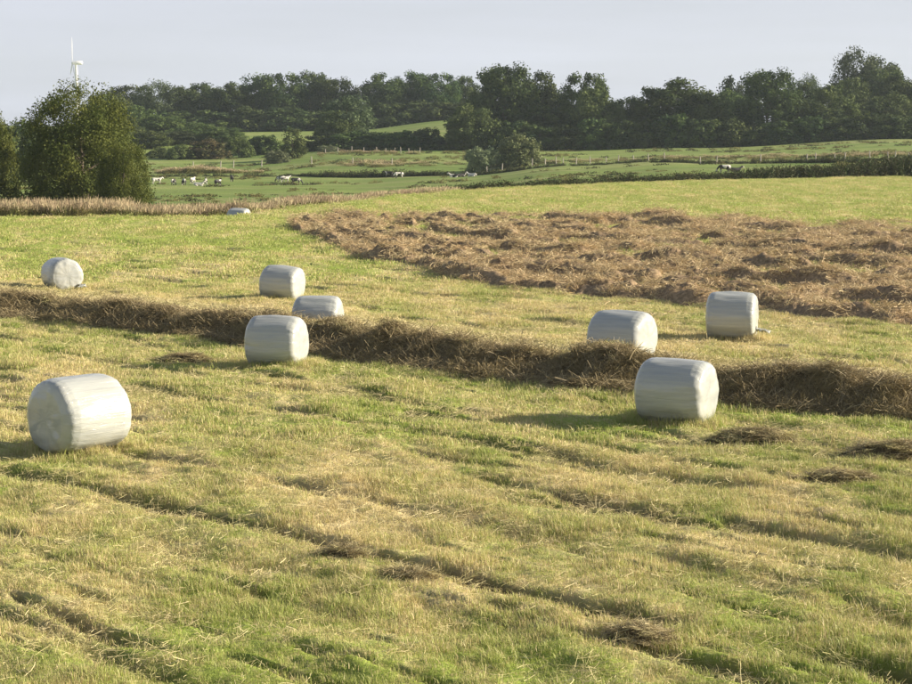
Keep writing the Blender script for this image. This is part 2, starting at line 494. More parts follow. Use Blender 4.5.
def hay_height(X, Y):
    """raked rows, parallel to the near edge of the spread hay, with thin green strips between"""
    M = hay_mask(X, Y)
    q = Y - hay_lower(X)
    u = (X * .60 - Y * .80)
    P = 6.4
    qq = q + (fbm(X * .16, Y * .12, 66, 3) - .5) * 5.0 + (fbm(X * .7, Y * .5, 67, 3) - .5) * 2.0
    ph = (qq / P) % 1.0
    row = np.exp(-((ph - .44) / .22) ** 2)
    steep = np.exp(-((ph - .30) / .10) ** 2)                 # camera side of a row stands steeper
    broken = sstep(.30, .58, fbm(u * .35, q * .3, 68, 3))
    lump = fbm(X * .9, Y * .62, 75, 4)
    h = (.26 * row + .07 * steep) * (.25 + .95 * broken) * (.55 + .9 * vnoise(X * .8, Y * .6, 74))
    h = h + .14 * np.tanh(4.5 * np.clip(lump - .53, 0, 1)) + .19 * (fbm(X * 2.6, Y * 2.0, 78, 3) - .45)
    gap = sstep(.47, .60, fbm(X * .30, Y * .20, 83, 3) + .17 * (1 - row) - .06) * (1 - .85 * row * broken)
    gap = np.clip(gap, 0, 1)
    return M, (h + .05) * M * (1 - .6 * gap) - gap * .16 - (1 - M) * .22, gap

def ground_z(X, Y, fine=True):
    X = np.asarray(X, float); Y = np.asarray(Y, float)
    Ys = np.maximum(Y, 1.0)
    t = np.clip(X / Ys, -3, 3)
    c = crest(t)
    zf = .45 * sstep(75, 1, (Y - 0) * 0 + 75) * 0
    zf = .45 * sstep(0, 1, (Y - 78) / np.maximum(c - 78, 5))
    z = np.where(Y <= c, zf, far_z(t, np.maximum(Y, c)))
    # gentle rolling and tussocks
    amp = sstep(0, 10, Y) * (1 - .8 * sstep(170, 300, Y))
    z = z + amp * (fbm(X * .12, Y * .12, 11, 3) - .5) * .18
    far = sstep(230, 300, Y); z = z + far * (fbm(X * .02, Y * .03, 19, 3) - .5) * .8
    if fine:
        near = 1 - sstep(80, 110, Y)
        rx = (X + Y) * .7071; ry = (X - Y) * .7071
        z = z + near * ((fbm(rx * 1.1, ry * .55, 23, 4) - .5) * .24 + (fbm(rx * 3.2, ry * 2.0, 24, 2) - .5) * .085 * (1 - sstep(40, 70, Y)))
        z = z - near * rut_fn(X, Y) * .17
        mid = sstep(60, 100, Y) * (1 - sstep(150, 230, Y))
        z = z + mid * (fbm(rx * .6, ry * .25, 27, 3) - .5) * .16
    return z

def gz(x, y): return float(ground_z(np.array([x]), np.array([y]))[0])

# windrow path (foot line on the camera side)
WP = np.array([(-70, 108), (-38, 80), (-24, 66.5), (-13.3, 55.6), (-6.7, 50), (-1.3, 43.7), (2.6, 39.9), (5.7, 37.0), (8.5, 35.3), (12.5, 33.4), (20, 29.5), (34, 20)], float)
seg = np.r_[0, np.cumsum(np.hypot(*np.diff(WP, axis=0).T))]
def w_path(u):
    x = np.interp(u, seg, WP[:, 0]); y = np.interp(u, seg, WP[:, 1])
    return x, y
NU = 1500
wu = np.linspace(seg[1] , seg[-2], NU)
wx, wy = w_path(wu)
ker = np.ones(61) / 61
def smooth1(a):
    p = np.pad(a, 30, mode='reflect', reflect_type='odd'); return np.convolve(p, ker, 'valid')
wx = smooth1(wx); wy = smooth1(wy)
tx = np.gradient(wx); ty = np.gradient(wy); tl = np.hypot(tx, ty); tx /= tl; ty /= tl
nx_, ny_ = -ty, tx          # pointing away from the camera
s_ = np.sign(ny_.mean()); nx_ *= s_; ny_ *= s_

def windrow_height(u, w):
    """height above ground at path length u, distance w beyond the foot line"""
    wob = (vnoise(u * .6, u * 0, 31) - .5) * .9 + (vnoise(u * 1.6, u * 0 + 3, 32) - .5) * .28
    H = np.interp(u, [0, 60, 75, 85, 95, 120], [.33, .36, .39, .48, .53, .53]) + .26 * (fbm(u * .42, u * 0 + 5, 33, 3) - .30) + .18 * (vnoise(u * 1.1, u * 0, 34) - .5)
    ww = w - wob
    front = sstep(-.05, .95, ww)
    back = 1 - (.35 * sstep(.9, 2.0, ww) + .62 * sstep(1.4, 4.8, ww))
    h = H * front * back
    h = h + front * (.3 + .7 * back) * ((fbm(u * 1.8, ww * 2.0, 35, 4) - .5) * .34) - .16 * sstep(.52, .70, fbm(u * 1.3, ww * 1.6, 36, 3)) * front * (1 - sstep(.9, 1.6, ww))
    return h - .04 - .10 * (1 - sstep(-.25, .1, ww)) - .10 * sstep(3.4, 5.2, ww)

def windrow_near(X, Y):
    """signed distance beyond the foot line (only valid near it)"""
    X = np.asarray(X); Y = np.asarray(Y)
    yy = np.interp(X, wx, wy)
    i = np.clip(np.searchsorted(wx, X), 0, NU - 1)
    return (Y - yy) * ny_[i]

def build_ground():
    # fan of rings: fine where the field is near, reaching the horizon all round
    ang_f = np.linspace(-R(17.5), R(17.5), 440)
    ang_c = np.linspace(R(17.5), 2 * math.pi - R(17.5), 110)[1:-1]
    ang = np.r_[ang_f, ang_c]
    rr = np.r_[0.5, 3, 7, 11, 14, np.geomspace(15.5, 115, 560), np.geomspace(115, 640, 210)[1:], np.geomspace(640, 12000, 40)[1:]]
    A, Rr = np.meshgrid(ang, rr)
    X = Rr * np.sin(A); Y = Rr * np.cos(A)
    Yc = np.where(Y < 1, 1, Y)
    Z = ground_z(X, np.where(Y > 1, Y, 1.0))
    # behind and beside the camera: level farmland
    side = sstep(R(35), R(60), np.abs((A + math.pi) % (2 * math.pi) - math.pi))
    Z = Z * (1 - side) + 0.3 * side
    V = np.stack([X, Y, Z], -1).reshape(-1, 3)
    nr, nc = X.shape
    f = grid_faces(nr, nc, True)[:, ::-1]
    x = X.ravel(); y = Y.ravel()
    t = np.clip(x / np.maximum(y, 1), -3, 3)
    M, h, gap = hay_height(x, y)
    mead = sstep(0, 6, y - crest(t)) * (y > 0)
    rut = rut_fn(x, y) * (1 - sstep(60, 90, y)) * .85
    zone = np.stack([M * (1 - gap) * .85, mead, rut, np.ones_like(x)], -1)
    me = np_mesh("ground", V, f, M_ground, True, {'zone': ('FLOAT_COLOR', zone), 'lush': ('FLOAT', lush(x, y))})
    o = link("ground", me); tag(o, kind='structure')
    # centre cap below the camera
    return o

def lush(X, Y):
    """how much greener than average the sward is"""
    s = (X + Y) / math.sqrt(2)
    a = .0 * X
    a = a + .10 * sstep(24, 17, Y) 
    a = a + .075 * sstep(60, 90, Y) * (1 - .0 * Y)
    w = windrow_near(X, Y)
    a = a - .07 * np.exp(-((w - 4.5) / 3.0) ** 2)            # flattened straw beyond the windrow
    a = a + .09 * np.exp(-((w + .8) / 1.2) ** 2)              # green foot of the windrow
    a = a + .05 * np.exp(-((w + 4.5) / 3.0) ** 2)
    return a + .010

build_ground()

# ------------------------------------------------------------------ scatter (stuff only)
def scatter(name, pts, idx, rot, scl, protos, extra=None):
    me = bpy.data.meshes.new(name)
    me.vertices.add(len(pts)); me.vertices.foreach_set('co', np.asarray(pts, np.float32).ravel())
    a = me.attributes.new('pidx', 'INT', 'POINT'); a.data.foreach_set('value', np.asarray(idx, np.int32))
    a = me.attributes.new('rot', 'FLOAT_VECTOR', 'POINT'); a.data.foreach_set('vector', np.asarray(rot, np.float32).ravel())
    a = me.attributes.new('scl', 'FLOAT_VECTOR', 'POINT'); a.data.foreach_set('vector', np.asarray(scl, np.float32).ravel())
    g_ = np.zeros(len(pts)) if extra is None else extra
    a = me.attributes.new('grn', 'FLOAT', 'POINT'); a.data.foreach_set('value', np.asarray(g_, np.float32))
    col = bpy.data.collections.new(name + "_kinds")
    for i, p in enumerate(protos):
        col.objects.link(bpy.data.objects.new("%s_kind_%02d" % (name, i), p))
    ng = bpy.data.node_groups.new(name + "_scatter", 'GeometryNodeTree')
    ng.interface.new_socket("Geometry", in_out='INPUT', socket_type='NodeSocketGeometry')
    ng.interface.new_socket("Geometry", in_out='OUTPUT', socket_type='NodeSocketGeometry')
    gi = ng.nodes.new("NodeGroupInput"); go = ng.nodes.new("NodeGroupOutput")
    ci = ng.nodes.new("GeometryNodeCollectionInfo"); ci.inputs['Collection'].default_value = col
    ci.inputs['Separate Children'].default_value = True; ci.inputs['Reset Children'].default_value = True
    ip = ng.nodes.new("GeometryNodeInstanceOnPoints"); ip.inputs['Pick Instance'].default_value = True
    def na(nm, ty):
        n = ng.nodes.new("GeometryNodeInputNamedAttribute"); n.data_type = ty; n.inputs['Name'].default_value = nm
        return n.outputs['Attribute']
    e2r = ng.nodes.new("FunctionNodeEulerToRotation")
    L = ng.links.new
    L(gi.outputs[0], ip.inputs['Points']); L(ci.outputs[0], ip.inputs['Instance'])
    L(na('pidx', 'INT'), ip.inputs['Instance Index'])
    L(na('rot', 'FLOAT_VECTOR'), e2r.inputs[0]); L(e2r.outputs[0], ip.inputs['Rotation'])
    L(na('scl', 'FLOAT_VECTOR'), ip.inputs['Scale'])
    L(ip.outputs[0], go.inputs[0])
    o = link(name, me)
    md = o.modifiers.new("scatter", 'NODES'); md.node_group = ng
    return o

def blades_mesh(name, n, radius, hmin, hmax, width, lean, mat, tips=True, bend=.5):
    """n upright curved blades; 3-tri ribbons"""
    V = []; Fq = []; Ft = []; rn = []; tp = []
    for i in range(n):
        a = random.random() * 6.283; r = radius * math.sqrt(random.random())
        x, y = r * math.cos(a), r * math.sin(a)
        h = random.uniform(hmin, hmax); d = random.random() * 6.283
        l = random.gauss(0, lean) * h
        fx, fy = math.cos(d), math.sin(d)
        wv = width * random.uniform(.6, 1.3); sx, sy = -fy * wv, fx * wv
        b = len(V)
        mx, my = x + fx * l * .35, y + fy * l * .35
        ex, ey = x + fx * l * (1 + bend), y + fy * l * (1 + bend)
        eh = h * (1 - .25 * min(1, abs(l) / h))
        V += [(x - sx, y - sy, -.02), (x + sx, y + sy, -.02), (mx + sx * .8, my + sy * .8, h * .55), (mx - sx * .8, my - sy * .8, h * .55), (ex, ey, eh)]
        Fq.append((b, b + 1, b + 2, b + 3)); Ft.append((b + 3, b + 2, b + 4))
        q = random.random(); rn += [q] * 5; tp += [0, 0, .4, .4, 1]
    return np_mesh(name, V, [np.array(Fq), np.array(Ft)], mat, False, {'rnd': ('FLOAT', rn), 'tip': ('FLOAT', tp)})

def strands_mesh(name, n, radius, lmin, lmax, width, lift, mat):
    """loose dry stalks lying and sticking out in all directions"""
    V = []; Fq = []; rn = []
    for i in range(n):
        a = random.random() * 6.283; r = radius * math.sqrt(random.random())
        p = Vector((r * math.cos(a), r * math.sin(a), random.uniform(-.01, lift)))
        d = Vector((random.gauss(0, 1), random.gauss(0, 1), random.gauss(0, .33))).normalized()
        l = random.uniform(lmin, lmax); k = 3
        c = Vector((random.gauss(0, 1), random.gauss(0, 1), random.gauss(0, .5))) * .25
        side = d.cross(Vector((random.gauss(0, 1), random.gauss(0, 1), random.gauss(0, 1)))).normalized() * width * random.uniform(.5, 1.2)
        b = len(V)
        for j in range(k + 1):
            q = j / k - .5
            pt = p + d * l * q + c * l * (q * q - .25)
            pt.z = max(pt.z, -.03)
            V += [tuple(pt - side), tuple(pt + side)]
        for j in range(k): Fq.append((b + 2 * j, b + 2 * j + 1, b + 2 * j + 3, b + 2 * j + 2))
        rn += [random.random()] * (2 * k + 2)
    return np_mesh(name, V, np.array(Fq), mat, False, {'rnd': ('FLOAT', rn)})

def fan_points(y0, y1, dens, tmin=-.272, tmax=.272):
    """uniform density per square metre over a fan; dens may be reduced later by masks"""
    area = (tmax - tmin) * (y1 * y1 - y0 * y0) / 2
    n = int(area * dens)
    Y = np.sqrt(rng.random(n) * (y1 * y1 - y0 * y0) + y0 * y0)
    t = tmin + rng.random(n) * (tmax - tmin)
    return t * Y, Y

# ------------------------------------------------------------------ bales
BALES = []   # (x, y, radius) for keeping grass out
def bale_mesh(seed, Rb=.6, L=1.23, rc=.15, sag=.03):
    r_ = np.random.default_rng(seed)
    nth = 112
    prof_ = []
    for q in np.linspace(0.0, Rb - rc, 14): prof_.append((-L / 2 - .025 * math.cos(q / Rb * 1.5), q))
    for q in np.linspace(0, math.pi / 2, 8)[1:]: prof_.append((-L / 2 + rc - rc * math.cos(q), Rb - rc + rc * math.sin(q)))
    for q in np.linspace(-L / 2 + rc, L / 2 - rc, 26)[1:-1]: prof_.append((q, Rb + .022 * (1 - (q / (L / 2)) ** 2)))
    for q in np.linspace(math.pi / 2, 0, 8): prof_.append((L / 2 - rc + rc * math.cos(q), Rb - rc + rc * math.sin(q)))
    for q in np.linspace(Rb - rc, 0.0, 14)[1:]: prof_.append((L / 2 + .025 * math.cos(q / Rb * 1.5), q))
    P = np.array(prof_); P[0, 1] = P[-1, 1] = .001
    th = np.linspace(0, 2 * math.pi, nth, endpoint=False)
    T, X = np.meshgrid(th, P[:, 0]); Rr = np.repeat(P[:, 1][:, None], nth, 1)
    # uneven bale body: slow lobes, flats where film is tight, pleats at the shoulders
    ph = r_.random(8) * 6.28
    side = np.clip(Rr / Rb, 0, 1) ** 3
    lob = .014 * np.cos(2 * T + ph[0]) + .010 * np.cos(3 * T + ph[1] + X * 1.1) + .005 * np.cos(7 * T + ph[2] + X * .8) + .002 * np.cos(11 * T + ph[3] - X)
    lob = lob + .022 * (vnoise(T * 4.0 + seed * 9, X * 2.0 + 20, seed) - .5)
    lob = lob + .007 * (vnoise(T * 14 + X * 5, X * 3.0 + 40, seed + 11) - .5) + .05 * np.clip(vnoise(T * 1.6 + seed, X * 1.8 + 60, seed + 12) - .72, 0, 1) * -1
    shoulder = np.exp(-((np.abs(X) - L / 2 + .06) / .10) ** 2) * (Rr > .2)
    pl = shoulder * (.0035 * np.cos(23 * T + ph[4]) + .003 * np.cos(37 * T + ph[5]) + .016 * (vnoise(T * 9, X * 3, seed + 3) - .5))
    cap = np.clip((np.abs(X) - L / 2 + .05) / .05, 0, 1)
    Rn = Rr * (1 + (lob + pl) * side / Rb)
    capd = cap * np.sign(X) * (.022 * (vnoise(Rr * 7 * np.cos(T) + 30, Rr * 7 * np.sin(T) + 30, seed + 7) - .5)
                               + .003 * np.cos(13 * T + ph[6]) * np.clip(Rr / Rb, 0, 1))
    Xn = X + capd + .015 * side * np.cos(T + ph[7]) * np.sign(X) * cap
    yv = Rn * np.cos(T); zv = Rn * np.sin(T)
    # settles under its own weight: flat foot, slightly wider low down
    zf = -Rb + sag + .03
    zv = np.where(zv < zf, zf + (zv - zf) * .25, zv)
    yv = yv * (1 + .025 * np.clip(-zv / Rb, 0, 1))
    zv = zv * .985
    V = np.stack([Xn, yv, zv + Rb - sag - .02], -1).reshape(-1, 3)
    return np_mesh("hay_bale", V, grid_faces(len(P), nth, True), M_film, True)

def film_tail(parent, loc, seed, size=.36):
    r_ = np.random.default_rng(seed)
    nu, nv = 14, 8
    U, Vv = np.meshgrid(np.linspace(0, 1, nu), np.linspace(-.5, .5, nv))
    x = U * size + .03 * r_.standard_normal()
    y = Vv * size * (.35 + .6 * U) + .05 * np.sin(U * 7 + seed)
    z = .10 + .10 * np.abs(np.sin(Vv * 9 + U * 5 + seed)) * (1 - .4 * U) + .06 * fbm(U * 6, Vv * 6, seed, 2) - .02 * U
    z[:, 0] += .06
    me = np_mesh("film_tail", np.stack([x, y, z], -1).reshape(-1, 3), grid_faces(nv, nu), M_film, True)
    o = link("film_tail", me, parent, loc)
    md = o.modifiers.new("thickness", 'SOLIDIFY'); md.thickness = .006
    return o

GRP_BALE = "white wrapped hay bales lying in the mown field"
# px of centre, Y of centre, axis angle from +X (deg, + = right end nearer), tilt (deg), sink, scale, label, tail
bale_list = [
    (77.5, 32.0, 47, 0, .0, 1.10, "large white wrapped bale nearest the camera at left, shaded end turned left", None),
    (677.5, 35.1, -27, 0, .08, 1.05, "white wrapped bale standing in front of the dark hay windrow at right", None),
    (277, 43.6, -16, 0, .03, 1.0, "white wrapped bale in front of the windrow, lowest of the cluster of three", None),
    (282.5, 61.5, -19, 3, .02, .99, "white wrapped bale slightly tilted, farthest of the cluster of three", None),
    (318.5, 49.8, -9, 0, -.05, .98, "white wrapped bale behind the windrow, rightmost of the cluster of three", (.60, -.30, 0)),
    (63.5, 64.8, -60, 0, .03, .97, "white wrapped bale behind the left windrow with its round end sunlit", (.60, .46, .02)),
    (731.5, 49.3, -15, 0, .0, 1.02, "white wrapped bale with torn film tail, below the brown hay rows", (.60, -.15, .06)),
    (622, 44.0, -31, 0, .02, 1.05, "white wrapped bale half hidden by the crest of the hay windrow", None),
]
for i, (px, Y, ang, tilt, sink, scl, lab, tail) in enumerate(bale_list):
    x = xof(px, Y, 350)
    o = link("hay_bale", bale_mesh(101 + i))
    o.location = (x, Y, gz(x, Y) - sink)
    if i == 7: o.location.z = .0
    o.rotation_euler = (0, R(tilt), R(ang))
    o.scale = (scl * (1.0 if i != 7 else 1.02),) * 3
    tag(o, lab, "hay bale", GRP_BALE)
    if tail: film_tail(o, tail, i)
    BALES.append((x, Y, ang))
# far one beyond the rise
x9 = xof(238, 115, 210)
o = link("hay_bale", bale_mesh(131)); o.location = (x9, 115.5, zof(208, 115.5) - 1.17); o.rotation_euler = (0, 0, R(-20))
tag(o, "small far white bale sunk behind the field's rise in front of the tan reeds", "hay bale", GRP_BALE)

def bale_clear(X, Y):
    k = np.ones_like(X, bool)
    for (bx, by, ang) in BALES:
        a = R(ang); dx = X - bx; dy = Y - by
        lx = dx * math.cos(a) + dy * math.sin(a); ly = -dx * math.sin(a) + dy * math.cos(a)
        k &= ~((np.abs(lx) < .64) & (np.abs(ly) < .50))
    return k

# ------------------------------------------------------------------ windrow
NW = 90
ww = np.linspace(-.9, 5.4, NW)
U, W = np.meshgrid(wu, ww, indexing='ij')
Xw = wx[:, None] + nx_[:, None] * W; Yw = wy[:, None] + ny_[:, None] * W
Hw = windrow_height(U, W)
Zw = ground_z(Xw, Yw) + Hw
wr = empty("hay_windrow", (float(wx[NU // 2]), float(wy[NU // 2]), 0))
tag(wr, "long dark windrow of raked hay running diagonally across the field between the bales", "hay windrow")
off = np.array([wx[NU // 2], wy[NU // 2], 0])
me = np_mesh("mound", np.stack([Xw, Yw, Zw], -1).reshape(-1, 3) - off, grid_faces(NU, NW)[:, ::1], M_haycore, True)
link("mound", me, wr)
SP = [strands_mesh("strand_tuft", 54, .19, .08, .34, .0032, .06, M_straw) for _ in range(4)] + [strands_mesh("strand_tuft", 16, .22, .30, .62, .0034, .12, M_straw) for _ in range(2)]
n = 52000
ui = rng.integers(0, NU, n); wj = rng.random(n) ** 1.35 * 5.9 - .35
uu = wu[ui] + rng.random(n) * .05
X = wx[ui] + nx_[ui] * wj; Y = wy[ui] + ny_[ui] * wj
vis = (np.abs(X / Y) < .29) & (rng.random(n) < np.where(wj > 1.6, .75, 1))
X, Y, uu, wj = X[vis], Y[vis], uu[vis], wj[vis]
Z = ground_z(X, Y) + np.maximum(windrow_height(uu, wj), 0)
m_ = len(X)
# tip the tufts along the slope
dh = (windrow_height(uu, wj + .1) - windrow_height(uu, wj - .1)) / .2
ii = np.clip(np.searchsorted(wu, uu), 0, NU - 1)
til = np.arctan(np.clip(dh, -2, 2)) * .8
# slope direction (nx,ny): rotate about the axis perpendicular to it; euler approx for small mixes
rot = np.stack([til * ny_[ii] + rng.normal(0, .25, m_), -til * nx_[ii] + rng.normal(0, .25, m_), rng.random(m_) * 6.283], -1)
s = rng.uniform(.7, 1.3, m_)
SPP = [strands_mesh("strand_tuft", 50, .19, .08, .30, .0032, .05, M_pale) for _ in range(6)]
so = scatter("straw", np.stack([X, Y, Z], -1) - off, rng.integers(0, 6, m_) + 6 * (wj + rng.normal(0, .3, m_) > 1.35), rot, np.stack([s, s, s], -1), SP + SPP)  # paler strands past the crest put the top's sunlit tone into the colour
so.parent = wr; so['kind'] = 'stuff'

# ------------------------------------------------------------------ spread hay (brown rows)
tcol = np.linspace(-.135, .275, 430); yrow = np.geomspace(44, 126, 330)
Tt, Yh = np.meshgrid(tcol, yrow); Xh = Tt * Yh
Mh, Hh, Gh = hay_height(Xh, Yh)
Zh = ground_z(Xh, Yh) + Hh
o = link("spread_hay", np_mesh("spread_hay", np.stack([Xh, Yh, Zh], -1).reshape(-1, 3), grid_faces(*Xh.shape), M_haycore2, True))
tag(o, "brown dried hay spread in lumpy rows on the far field", "hay", kind='stuff')
HP = [strands_mesh("hay_wisp", 56, .34, .08, .30, .0055, .07, M_hayred) for _ in range(6)]
X, Y = fan_points(46, 122, 8, -.135, .272)
M, H, G = hay_height(X, Y)
k = (rng.random(len(X)) < M * (1 - .88 * G) + .10 * sstep(-6, 0, Y - hay_lower(X)) * (Y < hay_upper(X) + 8)) & ((H > -.02) | (rng.random(len(X)) < .25))
H = np.maximum(H, 0)
X, Y, H = X[k], Y[k], H[k]; m_ = len(X)
s = rng.uniform(.7, 1.4, m_)
o = scatter("hay_wisps", np.stack([X, Y, ground_z(X, Y) + H], -1), rng.integers(0, 6, m_),
            np.stack([rng.normal(0, .35, m_), rng.normal(0, .35, m_), rng.random(m_) * 6.28], -1), np.stack([s, s, s], -1), HP)
tag(o, "loose brown hay wisps on top of the spread rows", "hay", kind='stuff')

# ------------------------------------------------------------------ grass
GP_near = [blades_mesh("grass_tuft", 30, .12, .035, .125, .0028, .38, M_grass) for _ in range(8)] + \
          [blades_mesh("grass_tuft", 14, .10, .06, .20, .0024, .5, M_grass) for _ in range(3)]
M_stub = mat_grass("stubble_stalk", -.16)
GP_near += [blades_mesh("stubble", 16, .13, .04, .11, .0026, .16, M_stub, bend=.05) for _ in range(4)]
GP_mid = [blades_mesh("grass_tuft", 34, .22, .04, .13, .0048, .38, M_grass) for _ in range(8)] + [blades_mesh("stubble", 18, .22, .05, .12, .0045, .18, M_stub, bend=.05) for _ in range(4)]
GP_far = [blades_mesh("grass_tuft", 46, .60, .05, .14, .011, .4, M_grass) for _ in range(6)]

def do_grass(name, y0, y1, dens, protos, label, sc=1.0):
    X, Y = fan_points(y0, y1, dens)
    t = X / Y
    w = windrow_near(X, Y)
    M, H, G = hay_height(X, Y)
    rut = rut_fn(X, Y)
    dn = np.clip(1 - 1.1 * rut * (Y < 90), .02, 1)
    dn = dn * (1 - M * (1 - G) * .93)
    dn = dn * np.where((w > .1) & (w < 4.4), .03 + .5 * sstep(1.8, 4.4, w), 1)
    patch = fbm(X * .9, Y * .9, 41, 3)
    dn = dn * (.55 + .7 * sstep(.35, .6, patch))
    k = (rng.random(len(X)) < dn) & bale_clear(X, Y) & (Y < crest(t) + 3)
    X, Y, rut, patch, w = X[k], Y[k], rut[k], patch[k], w[k]
    m_ = len(X)
    s = sc * rng.uniform(.42, .95, m_) * (.66 + .7 * sstep(.45, .72, patch)) * (1 - .35 * np.clip(rut, 0, 1))
    s = s * (1 + .25 * np.exp(-((w + .3) / .5) ** 2))
    wide = rng.uniform(.85, 1.2, m_)
    rot = np.stack([rng.normal(0, .12, m_), rng.normal(0, .12, m_), rng.random(m_) * 6.28], -1)
    o = scatter(name, np.stack([X, Y, ground_z(X, Y)], -1), rng.integers(0, len(protos), m_), rot,
                np.stack([wide, wide, s], -1), protos, lush(X, Y))
    tag(o, label, "grass", kind='stuff')
    return m_

n1 = do_grass("grass", 14.5, 32, 165, GP_near, "short green and straw coloured grass in the foreground")
n2 = do_grass("grass", 32, 68, 46, GP_mid, "mown grass around the bales")
n3 = do_grass("grass", 68, 215, 5.5, GP_far, "mown grass towards the far edge of the field")
print("grass", n1, n2, n3)

# longer grass left standing round the foot of each bale
PX_, PY_ = [], []
for (bx, by, ang) in BALES:
    m_ = 260; a = rng.random(m_) * 6.283; q = rng.uniform(.92, 1.35, m_)
    lx = np.clip(np.cos(a) * 1.0, -.70, .70) * q; ly = np.clip(np.sin(a) * .8, -.48, .48) * q
    c_, s2 = math.cos(R(ang)), math.sin(R(ang))
    PX_.append(bx + lx * c_ - ly * s2); PY_.append(by + lx * s2 + ly * c_)
X = np.concatenate(PX_); Y = np.concatenate(PY_); m_ = len(X); s = rng.uniform(.7, 1.7, m_)
o = scatter("grass_fringe", np.stack([X, Y, ground_z(X, Y)], -1), rng.integers(0, 11, m_),
            np.stack([rng.normal(0, .15, m_), rng.normal(0, .15, m_), rng.random(m_) * 6.28], -1), np.stack([s * .5 + .5, s * .5 + .5, s], -1), GP_near, lush(X, Y) - .03)
tag(o, "longer grass standing round the foot of the bales", "grass", kind='stuff')

# straw litter along ruts and here and there
LP = [strands_mesh("straw_litter", 30, .20, .05, .20, .0018, .03, M_pale) for _ in range(6)]
X, Y = fan_points(14.5, 60, 26)
rut = rut_fn(X, Y); w = windrow_near(X, Y)
p = .16 + .9 * rut + .5 * np.exp(-((w - 4.0) / 1.6) ** 2) + .35 * sstep(.55, .7, fbm(X * .5, Y * .5, 55, 3))
k = (rng.random(len(X)) < p) & bale_clear(X, Y) & ~((w > 0) & (w < 2.4))
X, Y, w = X[k], Y[k], w[k]; m_ = len(X)
s = rng.uniform(.7, 1.5, m_)
o = scatter("straw_litter", np.stack([X, Y, ground_z(X, Y) + .015], -1), rng.integers(0, 6, m_),
            np.stack([rng.normal(0, .15, m_), rng.normal(0, .15, m_), rng.random(m_) * 6.28], -1), np.stack([s, s, s], -1), LP)
tag(o, "loose straw scattered on the mown field", "straw", kind='stuff')

# hay clumps left lying
def hay_clump(px, py, L, Wd, H, label, ang=-40, seed=0):
    a, b = ray(px, py); Y0 = -CH / b; X0 = a * Y0
    z0 = gz(X0, Y0)
    root = empty("hay_clump", (X0, Y0, z0), R(ang))
    tag(root, label, "hay clump", "small clumps of cut hay left on the stubble")
    n = 34
    gx, gy = np.meshgrid(np.linspace(-1, 1, n), np.linspace(-1, 1, n // 2))
    r = np.sqrt(gx ** 2 + gy ** 2)
    ed = .30 + 1.05 * fbm(gx * 1.7 + seed * 5, gy * 1.7 + 9, seed, 3)
    h = H * np.clip(1 - (r / ed) ** 2, -.4, 1) * (.6 + .8 * fbm(gx * 3 + seed, gy * 2.5, seed + 2, 3))
    me = np_mesh("mound", np.stack([gx * L / 2, gy * Wd / 2, h - .02], -1).reshape(-1, 3), grid_faces(n // 2, n), M_haycore, True)
    link("mound", me, root)
    m_ = int(L * Wd * 130)
    x = rng.normal(0, .48, m_); y = rng.normal(0, .50, m_); k = np.hypot(x, y) < 1.5
    x, y = x[k], y[k]; m_ = len(x)
    hh = np.clip(H * (1 - (np.hypot(x, y) / .95) ** 2) * .95, 0, 9)
    s = rng.uniform(.5, .85, m_)
    so = scatter("straw", np.stack([x * L / 2, y * Wd / 2, hh], -1), rng.integers(0, 12, m_),
                 np.stack([rng.normal(0, .2, m_), rng.normal(0, .2, m_), rng.random(m_) * 6.28], -1), np.stack([s, s, s * .6], -1), SP + SPP)
    so.parent = root; so['kind'] = 'stuff'
    return root

hay_clump(757, 441, 1.8, .75, .20, "small hay clump lying in front of the bale at right", -12, 1)
hay_clump(896, 458, 1.9, .7, .22, "dark hay clump at the right edge of the field below the windrow", -8, 2)
hay_clump(842, 483, 1.6, .5, .13, "low thin streak of hay below the clump at the right edge", -14, 3)
hay_clump(640, 640, .9, .45, .12, "hay clump in the wheel rut at the bottom right of centre", -30, 4)
hay_clump(186, 360, 1.6, .6, .16, "hay clump left of the lowest bale of the cluster", -12, 5)
hay_clump(345, 560, .9, .4, .11, "hay clump in the rut at the middle of the foreground", -30, 6)
hay_clump(410, 577, 1.0, .4, .11, "second hay clump in the middle rut, just right of the first", -30, 8)
hay_clump(215, 468, 1.5, .5, .10, "thin hay clump right of and below the nearest bale", -20, 9)

